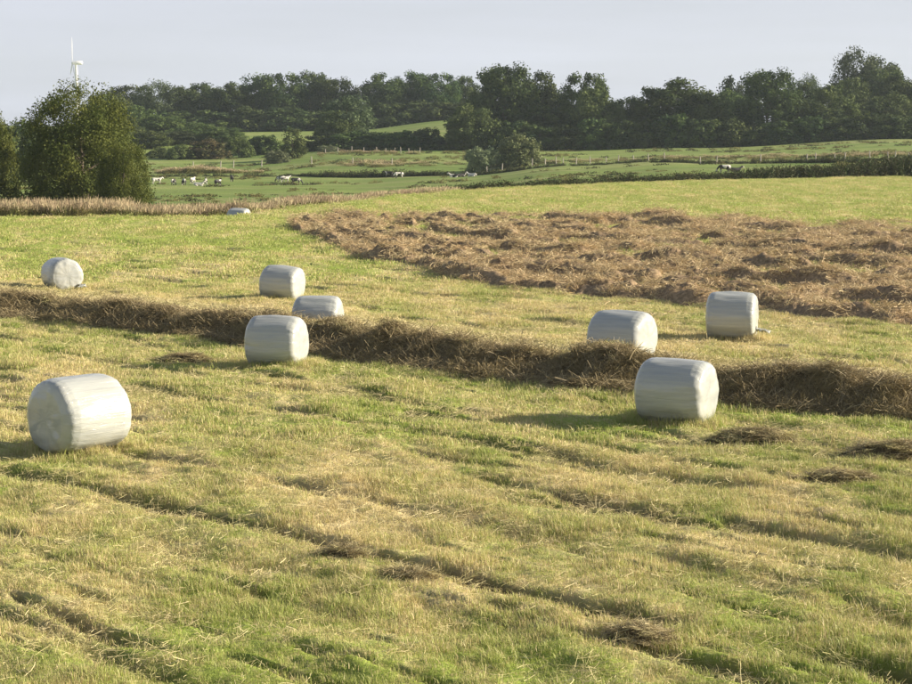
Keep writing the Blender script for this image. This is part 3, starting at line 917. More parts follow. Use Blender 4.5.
# ------------------------------------------------------------------ reeds and weeds along the ditch
def reed_mesh(n, radius, h0, h1, wid):
    V = []; Fq = []; rn = []; cl = []; V2 = []
    mats = []
    for i in range(n):
        a = random.random() * 6.28; r = radius * math.sqrt(random.random())
        x, y = r * math.cos(a), r * math.sin(a); h = random.uniform(h0, h1)
        d = random.random() * 6.28; lx, ly = math.cos(d) * h * .12, math.sin(d) * h * .12
        sx, sy = -math.sin(d) * wid, math.cos(d) * wid
        b = len(V)
        V += [(x - sx, y - sy, -.1), (x + sx, y + sy, -.1), (x + lx + sx * .6, y + ly + sy * .6, h * .8), (x + lx - sx * .6, y + ly - sy * .6, h * .8)]
        Fq.append((b, b + 1, b + 2, b + 3)); mats.append(0)
        for j in range(2):                       # leaves
            q = random.uniform(.2, .7); e = random.random() * 6.28
            b = len(V); bx, by, bz = x + lx * q, y + ly * q, h * q
            ex, ey = bx + math.cos(e) * .35, by + math.sin(e) * .35
            V += [(bx, by, bz), (bx + (ex - bx) * .5 - sx, by + (ey - by) * .5 - sy, bz + .22), (ex, ey, bz + .15), (bx + (ex - bx) * .5 + sx, by + (ey - by) * .5 + sy, bz + .25)]
            Fq.append((b, b + 1, b + 2, b + 3)); mats.append(0)
        b = len(V); tx_, ty_ = x + lx * 1.1, y + ly * 1.1; p = wid * 2.0     # plume
        V += [(tx_ - p * math.cos(d), ty_ - p * math.sin(d), h * .84), (tx_ + p * math.cos(d), ty_ + p * math.sin(d), h * .84), (tx_ + lx * .5 + p * .3, ty_ + ly * .5, h * 1.04), (tx_ + lx * .5 - p * .3, ty_ + ly * .5, h * 1.04)]
        Fq.append((b, b + 1, b + 2, b + 3)); mats.append(1)
        k = len(V) - len(rn); rn += [random.random()] * k; cl += [random.random()] * k
    me = np_mesh("reed_clump", V, np.array(Fq), M_reed, False, {'rnd': ('FLOAT', rn), 'clump': ('FLOAT', cl)})
    me.materials.append(M_plume)
    me.polygons.foreach_set('material_index', np.array(mats, np.int32))
    return me

def weed_mesh(n, radius, h0, h1, leaf, mat, spread=.16):
    V = []; Fq = []; rn = []; cl = []
    for i in range(n):
        a = random.random() * 6.28; r = radius * math.sqrt(random.random())
        x, y = r * math.cos(a), r * math.sin(a); h = random.uniform(h0, h1); c = random.random()
        for j in range(9):
            z = h * (j + 1) / 9.0 * random.uniform(.85, 1.05)
            q = Vector((random.gauss(0, 1), random.gauss(0, 1), random.gauss(0, .7))).normalized()
            w_ = q.cross(Vector((random.gauss(0, 1), random.gauss(0, 1), random.gauss(0, 1)))).normalized()
            L = leaf * random.uniform(.6, 1.3) * (1.15 - .6 * z / h)
            p0 = Vector((x + random.gauss(0, spread) * (1.1 - z / h), y + random.gauss(0, spread) * (1.1 - z / h), z))
            b = len(V)
            V += [tuple(p0 - q * L), tuple(p0 - w_ * L * .5), tuple(p0 + q * L), tuple(p0 + w_ * L * .5)]
            Fq.append((b, b + 1, b + 2, b + 3)); rn += [random.random()] * 4; cl += [c] * 4
    return np_mesh("weed_clump", V, np.array(Fq), mat, False, {'rnd': ('FLOAT', rn), 'clump': ('FLOAT', cl)})

def strip(name, rows, dens, protos, label, cat, jitter=.25, thin=0.0, rough=1.1):
    """rows: (px, Y, depth, height scale, density)"""
    rows = np.array(rows, float)
    pxs = rows[:, 0]
    tot = 0
    PX, D = [], []
    Lm = 0
    for a, b in zip(rows[:-1], rows[1:]):
        ln = math.hypot(xof(b[0], b[1]) - xof(a[0], a[1]), b[1] - a[1])
        m = int(ln * (a[2] + b[2]) / 2 * dens * (a[4] + b[4]) / 2)
        PX.append(a[0] + (b[0] - a[0]) * rng.random(m))
    PX = np.concatenate(PX); m = len(PX)
    Y = np.interp(PX, pxs, rows[:, 1]) + rng.random(m) * np.interp(PX, pxs, rows[:, 2])
    X = (PX - 456) / F * Y / math.cos(TH) * .9985
    hs = np.interp(PX, pxs, rows[:, 3])
    lum = 1 + (fbm(X * .30, Y * .3, 200, 3) - .5) * rough
    s = hs * lum * rng.uniform(1 - jitter, 1 + jitter, m)
    k = vnoise(X * .35, Y * .2, 210) > thin
    X, Y, s, hs = X[k], Y[k], s[k], hs[k]; m = len(X)
    wd = rng.uniform(.8, 1.2, m)
    o = scatter(name, np.stack([X, Y, ground_z(X, Y) - .05], -1), rng.integers(0, len(protos), m),
                np.stack([rng.normal(0, .06, m), rng.normal(0, .06, m), rng.random(m) * 6.28], -1), np.stack([wd, wd, s], -1), protos)
    tag(o, label, cat, kind='stuff')
    return m

RP = [reed_mesh(34, .60, 1.3, 1.75, .013) for _ in range(5)]
RPF = [reed_mesh(26, .9, .8, 1.3, .028) for _ in range(4)]
WPm = [weed_mesh(14, .55, .7, 1.5, .16, M_weed) for _ in range(5)]
WPg = [weed_mesh(10, .6, .5, 1.1, .15, M_reed) for _ in range(3)]
r1 = strip("reed_bed", [(-120, 117, 7, 1.0, 1.2), (0, 119, 7, .98, 1.2), (100, 120, 7, 1.0, 1.2), (228, 122, 7, .95, 1.1), (300, 130, 7, .82, 1), (350, 141, 7, .74, .9), (420, 156, 7, .62, .8), (470, 170, 6, .5, .5)], 2.6, RP,
      "tan reeds with feathery plumes along the field's far left edge", "reeds", .12, 0, .5)
r2 = strip("ditch_weeds", [(330, 140, 5, .35, .2), (390, 150, 6, .62, .8), (440, 163, 6, .65, .8), (500, 172, 7, .85, .9), (560, 180, 7, .78, .8), (640, 188, 6, .72, .7), (700, 195, 7, .85, .8), (770, 201, 7, 1.15, 1.2), (850, 208, 7, 1.3, 1.3), (912, 213, 7, 1.45, 1.3), (1000, 219, 7, 1.45, 1.2)], 3.2, WPm,
      "dark green nettles and weeds along the ditch at the right field edge", "weeds", .28, 0, .8)
r3 = strip("reed_strip", [(160, 362, 6, .6, .8), (200, 364, 7, .9, 1), (232, 362, 5, .6, .8), (262, 360, 4, .4, .4)], 1.3, RPF, "brownish reeds in the pasture below the shrubs at left", "reeds")
r4 = strip("ditch_grass", [(150, 350, 3, .3, .6), (240, 350, 3, .5, .9), (300, 346, 3, .3, .6), (316, 340, 3, .7, 1.3), (400, 336, 4, .8, 1.4), (450, 334, 4, .6, 1.1), (520, 325, 3, .45, .7), (640, 322, 3, .35, .5), (700, 300, 3, .4, .5), (770, 285, 3, .5, .7), (830, 270, 3, .6, .8), (930, 262, 3, .75, 1)], 1.5, WPm, "low dark weeds along the ditches in the pasture", "weeds", .35, .28)
r5 = strip("dry_grass_strip", [(322, 415, 4, .4, .4), (345, 416, 4, .6, .7), (400, 416, 4, .6, .7), (420, 416, 4, .3, .3)], .8, RPF, "pale dry grass along the fence on the pasture rise", "grass", .3)
r6 = strip("dry_grass_strip", [(340, 372, 14, .2, .3), (378, 368, 14, .7, .8), (410, 372, 14, .35, .4), (520, 352, 12, .25, .2), (560, 345, 12, .35, .35), (640, 335, 12, .3, .3), (700, 330, 14, .35, .4), (912, 285, 14, .4, .5)], .6, RPF, "dry reedy grass patches in the middle of the pasture", "grass", .3, .35)
print("strips", r1, r2, r3, r4, r5, r6)

# rough tussocks the cows leave standing
TP = [weed_mesh(9, .5, .2, .5, .11, M_reed, .2) for _ in range(3)] + [weed_mesh(9, .6, .2, .45, .11, M_weed, .2) for _ in range(2)]
X, Y = fan_points(165, 430, .10)
k = (Y > crest(X / Y) + 18) & (fbm(X * .05, Y * .10, 240, 4) > .53)
X, Y = X[k], Y[k]; m_ = len(X); q = rng.uniform(.5, 1.3, m_)
o = scatter("pasture_tussocks", np.stack([X, Y, ground_z(X, Y) - .03], -1), rng.integers(0, 5, m_),
            np.stack([X * 0, X * 0, rng.random(m_) * 6.28], -1), np.stack([q * 1.5, q * 1.5, q], -1), TP)
tag(o, "rough tussocks dotted over the grazed pasture", "grass", kind='stuff')

# ------------------------------------------------------------------ trees
def crown_mesh(name, seed, W, H, z0, leaf, nclump, per, mat, shape='round', fill=.55, droop=0.0):
    """leaf-sized faces in clumps spread through the crown's volume"""
    r_ = np.random.default_rng(seed)
    C = []; tries = 0
    lobes = [(r_.uniform(-.33, .33), r_.uniform(-.33, .33), r_.uniform(.15, .85), r_.uniform(.22, .40)) for _ in range(9)]
    while len(C) < nclump and tries < 60000:
        tries += 1
        x, y, z = r_.uniform(-.5, .5), r_.uniform(-.5, .5), r_.uniform(0, 1)
        rad = math.hypot(x, y)
        if shape == 'round': prof_r = .5 * (max(0.0, 1 - (abs(z - .48) / .54) ** 2.3)) ** .5
        elif shape == 'bush': prof_r = .5 * (max(0.0, 1 - (z / 1.02) ** 2.2)) ** .5
        elif shape == 'dome': prof_r = .5 * (max(0.0, 1 - (z / 1.0) ** 3.4)) ** .5
        elif shape == 'cone': prof_r = .5 * (1 - z) ** .85 + .03
        elif shape == 'column': prof_r = .5 * (max(0.0, 1 - (abs(z - .4) / .62) ** 2.0)) ** .6
        elif shape == 'umbrella': prof_r = .5 * (max(0.0, 1 - (abs(z - .62) / .42) ** 2.0)) ** .5
        ok = rad < prof_r * .93
        if shape in ('round', 'bush', 'column'):   # uneven outline
            inl = any(((x - a) ** 2 + (y - b) ** 2) / (c_ * c_) + ((z - d) / (c_ * 1.1)) ** 2 < 1 for a, b, d, c_ in lobes)
            ok = ok and (inl or r_.random() < .65)
        if not ok: continue
        if rad < prof_r * fill and r_.random() < .55: continue
        C.append((x * W, y * W, z0 + z * H, r_.uniform(.7, 1.3)))
    C = np.array(C)
    nC = len(C)
    cr = .135 * (W + H) / 2 * (3.2 / math.sqrt(max(nC, 1) / 8.0)) ** .5 * C[:, 3]
    d = r_.normal(size=(nC, per, 3)); d /= np.linalg.norm(d, axis=2, keepdims=True)
    rad = r_.random((nC, per, 1)) ** .55
    P = C[:, None, :3] + d * rad * cr[:, None, None] * np.array([1, 1, .9])
    P = P.reshape(-1, 3); d = d.reshape(-1, 3)
    n = len(P)
    if droop: P[:, 2] -= droop * r_.random(n) ** 2
    nrm = d * .7 + r_.normal(size=(n, 3)) * .6 + np.array([0, 0, .35]); nrm /= np.linalg.norm(nrm, axis=1, keepdims=True)
    a = np.cross(nrm, r_.normal(size=(n, 3))); a /= np.linalg.norm(a, axis=1, keepdims=True)
    b = np.cross(nrm, a)
    s = leaf * r_.uniform(.55, 1.25, (n, 1))
    bend = nrm * s * .18
    V = np.stack([P - a * s, P - b * s * .62 + bend, P + a * s, P + b * s * .62 + bend], 1).reshape(-1, 3)
    V[:, 2] = np.maximum(V[:, 2], .02)
    Fq = np.arange(n * 4).reshape(-1, 4)
    rn = np.repeat(r_.random(n), 4); cl = np.repeat(np.repeat(r_.random(nC), per), 4)
    return np_mesh(name, V, Fq, mat, False, {'rnd': ('FLOAT', rn), 'clump': ('FLOAT', cl)})

def trunk_mesh(seed, H, W, r0, z0, nb=9):
    r_ = random.Random(seed); mb = MB()
    pts = []; k = 7
    for i in range(k + 1):
        q = i / k; pts.append((r_.uniform(-.03, .03) * W * q, r_.uniform(-.03, .03) * W * q, -.5 + (H * .86 + .5) * q))
    mb.tube(pts, [r0 * (1.25 if i == 0 else (1 - .88 * i / k)) for i in range(k + 1)], 8)
    for j in range(nb):
        q = r_.uniform(.22, .78); z = H * .86 * q; z = max(z, z0 * .8)
        a = r_.random() * 6.28; L = W * .42 * r_.uniform(.6, 1.0) * (1.1 - q * .5)
        e = (math.cos(a) * L, math.sin(a) * L, z + L * r_.uniform(.35, .95))
        m = (e[0] * .5, e[1] * .5, z + (e[2] - z) * .38)
        rr = r0 * (1 - q) * .55
        mb.tube([(0, 0, z), m, e], [rr, rr * .65, rr * .2], 6)
    return mb.mesh("trunk", M_bark, True)

KIND = {}
def kind(key, **k):
    W, H, z0 = k['W'], k['H'], k['z0']
    cm = crown_mesh("crown", k['seed'], W, H - z0, z0, k['leaf'], k['nc'], k['per'], k['mat'], k.get('shape', 'round'), k.get('fill', .55), k.get('droop', 0))
    tm = trunk_mesh(k['seed'], H, W * .85, k.get('r0', .3), z0)
    KIND[key] = (cm, tm, W, H)

for i in range(5):
    kind('oak%d' % i, seed=300 + i, W=14, H=17, z0=1.6 + .3 * i, leaf=.31, nc=150, per=125, mat=M_leaf_dark, r0=.42)
for i in range(3):
    kind('mid%d' % i, seed=320 + i, W=12, H=12, z0=.6, leaf=.29, nc=130, per=115, mat=M_leaf_mid, r0=.3)
for i in range(3):
    kind('bush%d' % i, seed=340 + i, W=9, H=6, z0=.0, leaf=.29, nc=80, per=110, mat=M_leaf_dark, shape='bush', r0=.15)
kind('greybush0', seed=350, W=8, H=5.5, z0=0, leaf=.24, nc=100, per=70, mat=M_leaf_grey, shape='dome', r0=.12)
kind('midbush0', seed=351, W=9, H=6, z0=0, leaf=.26, nc=75, per=70, mat=M_leaf_mid, shape='bush', r0=.14)
kind('midbush1', seed=353, W=9, H=6, z0=0, leaf=.24, nc=110, per=80, mat=M_leaf_grey2, shape='dome', r0=.14)
kind('brownbush0', seed=352, W=8, H=7, z0=0, leaf=.28, nc=65, per=64, mat=M_leaf_brown, shape='bush', r0=.14)
kind('airy0', seed=360, W=15, H=19, z0=2, leaf=.32, nc=120, per=95, mat=M_leaf_pale, r0=.4, fill=.3)
kind('airy1', seed=361, W=12, H=16, z0=1, leaf=.31, nc=110, per=90, mat=M_leaf_pale, shape='column', r0=.3)
kind('col0', seed=365, W=6, H=9.5, z0=.1, leaf=.28, nc=60, per=60, mat=M_leaf_mid, shape='column', r0=.2)
kind('spruce0', seed=370, W=7, H=17, z0=1, leaf=.34, nc=110, per=42, mat=M_needle, shape='cone', r0=.25)
kind('willow0', seed=380, W=12.2, H=11.8, z0=.1, leaf=.11, nc=360, per=210, mat=M_leaf_near, shape='dome', r0=.32, droop=.5)
kind('willow1', seed=381, W=10, H=10, z0=.1, leaf=.12, nc=240, per=150, mat=M_leaf_near, shape='dome', r0=.3, droop=.4)

T_COUNT = {}
def tree(key, px, top, wpx, Y, name, label, cat="tree", group=None, rz=None, sink=.2):
    """crown top at image row `top`, crown width wpx photo pixels, standing at distance Y"""
    cm, tm, W, H = KIND[key]
    x = xof(px, Y, 110); z = gz(x, Y) - sink
    zt = zof(top, Y)
    sz = (zt - z) / H; sx = wpx / F * Y / W
    root = empty(name, (x, Y, z), (px * 1.7 + top) % 6.28 if rz is None else rz)
    root.scale = (sx, sx, sz)
    tag(root, label, cat, group)
    link("trunk", tm, root); link("crown", cm, root)
    return root

G_F = "dark trees of the wood on the hill behind"
wood = [
 (104, 96, 44, 590, 'mid1', "greenish end tree of the hilltop wood, just right of the big willow"),
 (128, 86, 46, 600, 'oak0', "first tall tree of the hilltop wood right of the big willow"),
 (155, 82, 44, 585, 'airy0', "airy tree with sky gaps in the hilltop wood, above the green slope trees"),
 (180, 87, 42, 590, 'oak1', "narrow dark tree in the hilltop wood above the brownish bush"),
 (205, 85, 44, 600, 'oak2', "dark tree with sky showing beside it, in the left half of the hilltop wood"),
 (231, 84, 42, 588, 'oak3', "dark tree of the hilltop wood above the left end of the sunlit slope"),
 (257, 77, 44, 594, 'oak4', "tall dark crown where the wood's skyline steps up"),
 (283, 74, 46, 590, 'oak0', "tall rounded dark crown above the small cone shaped tree"),
 (310, 74, 44, 600, 'oak2', "broad dark crown of the wood left of the pale tall tree"),
 (335, 79, 40, 592, 'oak1', "dark crown directly behind the pale tall tree"),
 (360, 82, 34, 602, 'airy1', "slim lighter crown in the dip of the wood's skyline"),
 (387, 75, 44, 590, 'oak3', "broad dark crown above the left end of the bright hill"),
 (413, 74, 40, 598, 'oak4', "dark crown straight above the bright green hill top"),
 (438, 74, 42, 590, 'oak0', "dark crown above the right end of the bright hill"),
 (462, 78, 34, 600, 'oak2', "last dark crown of the hilltop wood, left of the tall central tree"),
]
for px, top, w, Y, key, lab in wood:
    tree(key, px, top, w * 1.12, Y, "woodland_tree", lab, "tree", G_F)
# understorey closing the wood below
under = [(140, 118, 50, 575), (178, 112, 54, 572), (216, 110, 54, 574), (250, 108, 52, 576), (286, 108, 54, 574), (322, 110, 52, 576), (356, 110, 54, 574), (392, 104, 54, 576), (428, 100, 54, 578), (460, 104, 50, 576)]
ulab = ["left of the sky gap", "under the airy tree", "under the narrow dark tree", "above the left green slope", "above the middle of the left green slope", "behind the pale tall tree's left side", "behind the pale tall tree's right side", "at the left foot of the bright hill's wood", "right above the bright hill", "at the right end of the bright hill"]
for i, (px, top, w, Y) in enumerate(under):
    tree('bush%d' % (i % 3), px, top, w * 1.25, Y, "undergrowth_bush", "dark undergrowth bush below the hilltop wood, " + ulab[i], "bush", "undergrowth below the hilltop wood")

# middle-left greener slope trees
slope = [
 (112, 99, 50, 500, 'mid0', "mid green tree immediately right of the willow's top"),
 (138, 108, 46, 495, 'mid1', "mid green tree on the left slope below the hilltop wood"),
 (163, 116, 44, 490, 'mid2', "greyish green tree on the slope left of the brownish bush"),
 (118, 124, 50, 470, 'mid2', "lower green tree beside the willow's right shoulder"),
 (150, 132, 40, 465, 'mid0', "small green tree behind the dark round bush at left"),
 (196, 124, 42, 480, 'mid1', "light green tree behind the reddish brown bush"),
 (222, 128, 44, 478, 'mid0', "rounded light green tree right of the reddish brown bush"),
 (178, 130, 36, 474, 'airy1', "thin greyish tree left of the reddish brown bush"),
]
for px, top, w, Y, key, lab in slope:
    tree(key, px, top, w * 1.1, Y, "slope_tree", lab, "tree", "greener trees on the left slope")
tree('midbush0', 179, 145, 30, 425, "round_bush", "round dark green bush at the edge of the pasture, left of the brownish one", "bush")
tree('brownbush0', 207, 138, 44, 428, "autumn_bush", "reddish brown tinged bush above the pasture reeds", "bush")
tree('midbush0', 158, 148, 30, 432, "round_bush", "low bush just right of the big willow's foot", "bush")
tree('midbush0', 238, 138, 34, 436, "round_bush", "green bush right of the reddish brown bush", "bush")
tree('bush1', 264, 136, 46, 446, "hedge_bush", "dark bush at the left end of the hedge, below the green slope", "bush")
tree('col0', 292, 130, 27, 412, "conical_tree", "small upright tree with narrow crown standing alone by the hedge", "tree", sink=.1)
tree('greybush0', 277, 150, 25, 400, "grey_bush", "small grey green bush at the foot of the small upright tree", "bush")
tree('bush0', 322, 134, 50, 448, "hedge_bush", "dark hedge bush right of the small upright tree", "bush")
tree('greybush0', 328, 145, 22, 432, "grey_bush", "pale small bush in front of the dark hedge", "bush")
tree('airy1', 347, 92, 56, 470, "pale_tree", "tall pale greenish tree rising in front of the dark wood", "tree", sink=.3)
tree('mid2', 336, 112, 44, 466, "slope_tree", "lower green tree leaning against the tall pale tree", "tree")
hedge_px = [(352, 132, 50), (378, 133, 46), (398, 130, 40), (427, 129, 34), (410, 137, 44), (447, 137, 44), (468, 134, 40)]
hl = ["below the tall pale tree", "at the left foot of the bright hill", "rising against the left edge of the bright hill", "standing up in front of the bright hill's middle", "low one in front of the bright hill", "in front of the bright hill's right edge", "left of the central trees' foot"]
for i, (px, top, w) in enumerate(hedge_px):
    tree('bush%d' % (i % 3), px, top, w * 1.2, 446 - 2 * (i % 3), "hedge_bush", "dark hedge bush " + hl[i], "bush", "dark hedge below the bright hill")

# central and right tree line
line = [
 ('oak1', 505, 66, 62, 455, "tallest central tree with broad dark crown"),
 ('oak3', 533, 74, 52, 460, "broad tree joined to the right of the tallest central tree"),
 ('mid0', 470, 108, 50, 440, "lower green tree at the left foot of the tallest central tree"),
 ('oak2', 486, 92, 44, 462, "dark tree filling the left shoulder of the tallest central tree"),
 ('airy1', 554, 86, 34, 462, "slim lighter tree in the gap left of the stepped tall tree"),
 ('oak0', 584, 74, 46, 452, "tall tree with stepped pointed crown right of the central gap"),
 ('mid1', 594, 92, 52, 446, "green lower crown in front of the stepped tall tree"),
 ('oak4', 545, 108, 60, 448, "wide low dark tree under the central gap"),
 ('oak2', 630, 99, 44, 456, "low dark tree between the stepped tree and the broad dome shaped one"),
 ('oak3', 676, 81, 78, 448, "broad dome shaped tree with sunlit green side"),
 ('mid2', 700, 92, 44, 444, "sunlit green tree merged into the right of the dome shaped tree"),
 ('spruce0', 728, 68, 28, 470, "dark pointed spruce poking above the tree line"),
 ('mid0', 729, 94, 38, 452, "light green tree in front of the spruce"),
 ('airy1', 742, 78, 22, 500, "thin wispy treetop just right of the spruce"),
 ('oak1', 768, 71, 60, 440, "large dark tree on a visible trunk with a lit gap beneath"),
 ('oak4', 800, 84, 46, 455, "dark tree right of the one on a visible trunk"),
 ('airy0', 808, 76, 26, 490, "pale treetop peeping up between the large tree and the tall airy one"),
 ('mid1', 832, 88, 46, 444, "green tree left below the tall airy tree"),
 ('oak0', 815, 100, 54, 440, "dark lower tree beside the field's shaded edge"),
 ('airy0', 856, 50, 46, 520, "tall airy tree, left half of the twin crown on the skyline"),
 ('airy1', 879, 52, 44, 522, "tall airy tree, right half of the twin crown on the skyline"),
 ('oak2', 880, 72, 56, 505, "dark tree at the foot of the tall airy twin crown"),
 ('mid2', 850, 80, 40, 478, "rounded olive green tree below the tall airy twin"),
 ('oak3', 903, 76, 50, 480, "dark tree at the right edge of the photo"),
 ('oak1', 932, 84, 54, 470, "dark tree cut by the right edge of the photo"),
 ('mid0', 892, 96, 48, 462, "lower dark green tree near the right edge"),
 ('bush0', 858, 106, 70, 458, "low olive hedge bush between the trees at right"),
]
for key, px, top, w, Y, lab in line:
    tree(key, px, top, w * 1.12, Y, "conifer" if 'spruce' in key else "field_tree", lab, "tree", "trees lining the far pasture")
# continuous dark hedge at their feet
hx = list(range(486, 960, 27))
pl = ["left of the greyish lone bush", "above the greyish lone bush", "above the rounded lone bush", "just right of the lone bushes", "below the central gap", "below the stepped tall tree", "right below the stepped tall tree", "left of the dome shaped tree", "below the dome shaped tree", "under the dome's right side", "below the spruce", "left of the visible trunk", "right of the visible trunk", "right of the lit gap", "where the shaded field edge ends", "below the tall airy twin", "left of the red roof", "under the red roof"]
for i, px in enumerate(hx):
    top = float(np.interp(px, [480, 560, 640, 720, 760, 800, 930], [122, 124, 119, 117, 128, 118, 116])) + (i * 37 % 7) - 3
    Y = float(np.interp(px, [480, 700, 930], [440, 432, 428]))
    tree('bush%d' % (i % 3), px, top, 52, Y, "hedge_bush", "dark hedge bush at the foot of the tree line, " + pl[i % len(pl)], "bush", "dark hedge along the far pasture")

# lone bushes in the pasture
tree('greybush0', 483, 146, 38, 348, "lone_bush", "light greyish green round bush, left of the pair alone in the pasture", "bush")
tree('midbush1', 519, 136, 50, 350, "lone_bush", "larger darker round bush, right of the pair alone in the pasture", "bush")

# big willow at left, its neighbour at the edge
tree('willow0', 80, 85, 136, 160, "willow_tree", "big dense willow at left with the wind turbine above it", "tree", sink=0.4, rz=.6)
tree('willow1', -16, 106, 76, 165, "willow_tree", "dark dense tree cut by the left edge of the photo", "tree", sink=.3, rz=2.0)
tree('willow1', 122, 138, 58, 152, "willow_tree", "low right shoulder bush of the big willow", "tree", sink=.3, rz=4.0)
tree('mid0', 22, 124, 60, 320, "slope_tree", "distant green tree seen between the left edge tree and the big willow", "tree")

# ------------------------------------------------------------------ wind turbine
def turbine():
    D = 1500.0; x, y, zh = at(76, 63, D)
    zg = gz(x, y)
    t = empty("wind_turbine", (x, y, zg)); tag(t, "white wind turbine rising above the big willow at left", "wind turbine")
    Hh = zh - zg; mb = MB()
    k = 12; mb.tube([(0, 0, Hh * i / k) for i in range(k + 1)], [1.9 - .95 * i / k for i in range(k + 1)], 20)
    link("tower", mb.mesh("tower", M_turb, True), t)
    # rotor faces left (towards -X)
    n = MB(); n.tube([(-2.0, 0, Hh), (-1.4, 0, Hh), (3.6, 0, Hh + .15), (5.0, 0, Hh + .2), (5.2, 0, Hh + .2)], [1.0, 1.45, 1.45, 1.2, .5], 12)
    nac = link("nacelle", n.mesh("nacelle", M_turb, True), t)
    h = MB(); h.tube([(-3.6, 0, Hh), (-3.2, 0, Hh), (-2.5, 0, Hh), (-1.9, 0, Hh)], [.25, .75, 1.0, 1.05], 12)
    hub = link("hub", h.mesh("hub", M_turb, True), t)
    # blades: two visible up and down-left
    for a in (4, 124, 244):
        b = MB(); V = []
        L = 19.0
        for i in range(15):
            q = i / 14; c = 1.5 * (1 - q) ** .8 + .28 if q > .12 else .75 + q * 8
            th_ = .22 * c + .03; tw = R(30 * (1 - q) ** 2 + 62)
            for (u, v) in ((-.3, 0), (0, .5), (.35, .32), (.7, 0), (.35, -.32), (0, -.5)):
                px_, py_ = u * c, v * th_
                V.append((px_ * math.cos(tw) - py_ * math.sin(tw), px_ * math.sin(tw) + py_ * math.cos(tw), q * L + .8))
        b.add(V, grid_faces(15, 6, True)); b.add(V[-6:], [(0, 1, 2, 3), (0, 3, 4, 5)])
        o = link("blade", b.mesh("blade", M_turb, True), t, (-2.9, 0, Hh))
        o.rotation_euler = (R(a), 0, 0)
    t.rotation_euler = (0, 0, R(17))
turbine()

# ------------------------------------------------------------------ fences
def fence(name, posts, label, ph=1.25, rad=.085, wires=2):
    """posts: (px, Y)"""
    P = [(xof(px, Y), Y) for px, Y in posts]
    P = [(x, y, gz(x, y)) for x, y in P]
    root = empty(name, P[0]); tag(root, label, "fence")
    mb = MB(); mb.tube([(0, 0, -.2), (0, 0, ph * .9), (0, 0, ph)], [rad, rad, rad * .6], 8)
    me = mb.mesh("post", M_post, False)
    for i, p in enumerate(P):
        o = link("post", me, root, Vector(p) - Vector(P[0])); o.rotation_euler = (R((i * 53 % 9) - 4), R((i * 31 % 9) - 4), i)
        o.scale = (1, 1, .9 + (i * 17 % 5) * .06)
    for k in range(wires):
        w = MB(); w.tube([tuple(Vector(p) - Vector(P[0]) + Vector((0, 0, ph * (.45 + .4 * k)))) for p in P], [.004] * len(P), 4)
        link("wire", w.mesh("wire", M_wire), root)

fence("pasture_fence", [(326, 418), (338, 419), (352, 420), (364, 420), (377, 420), (386, 420), (395, 420), (401, 420), (409, 420), (420, 421)], "row of pale fence posts on the pasture rise below the dark hedge")
fence("pasture_fence", [(194, 392), (221, 392), (234, 390), (262, 388), (312, 383), (353, 380), (392, 374)], "sparse fence posts across the pasture left of centre", 1.4, .10)
fence("pasture_fence", [(487, 342), (502, 342), (532, 338), (545, 336), (556, 335), (563, 334), (576, 332), (590, 331), (606, 329), (618, 328), (633, 327), (648, 325), (664, 322)], "row of pale fence posts right of the lone bushes")
fence("pasture_fence", [(700, 300), (716, 296), (760, 288), (806, 282), (815, 281), (834, 278), (844, 277), (869, 275), (887, 274), (894, 273), (908, 272), (926, 270)], "line of fence posts in the pasture at right beyond the dark weeds", 1.3, .08)
fence("pasture_fence", [(835, 214.5), (878, 217), (906, 219), (930, 222)], "few short posts standing in the dark weeds at right", 1.5, .07)

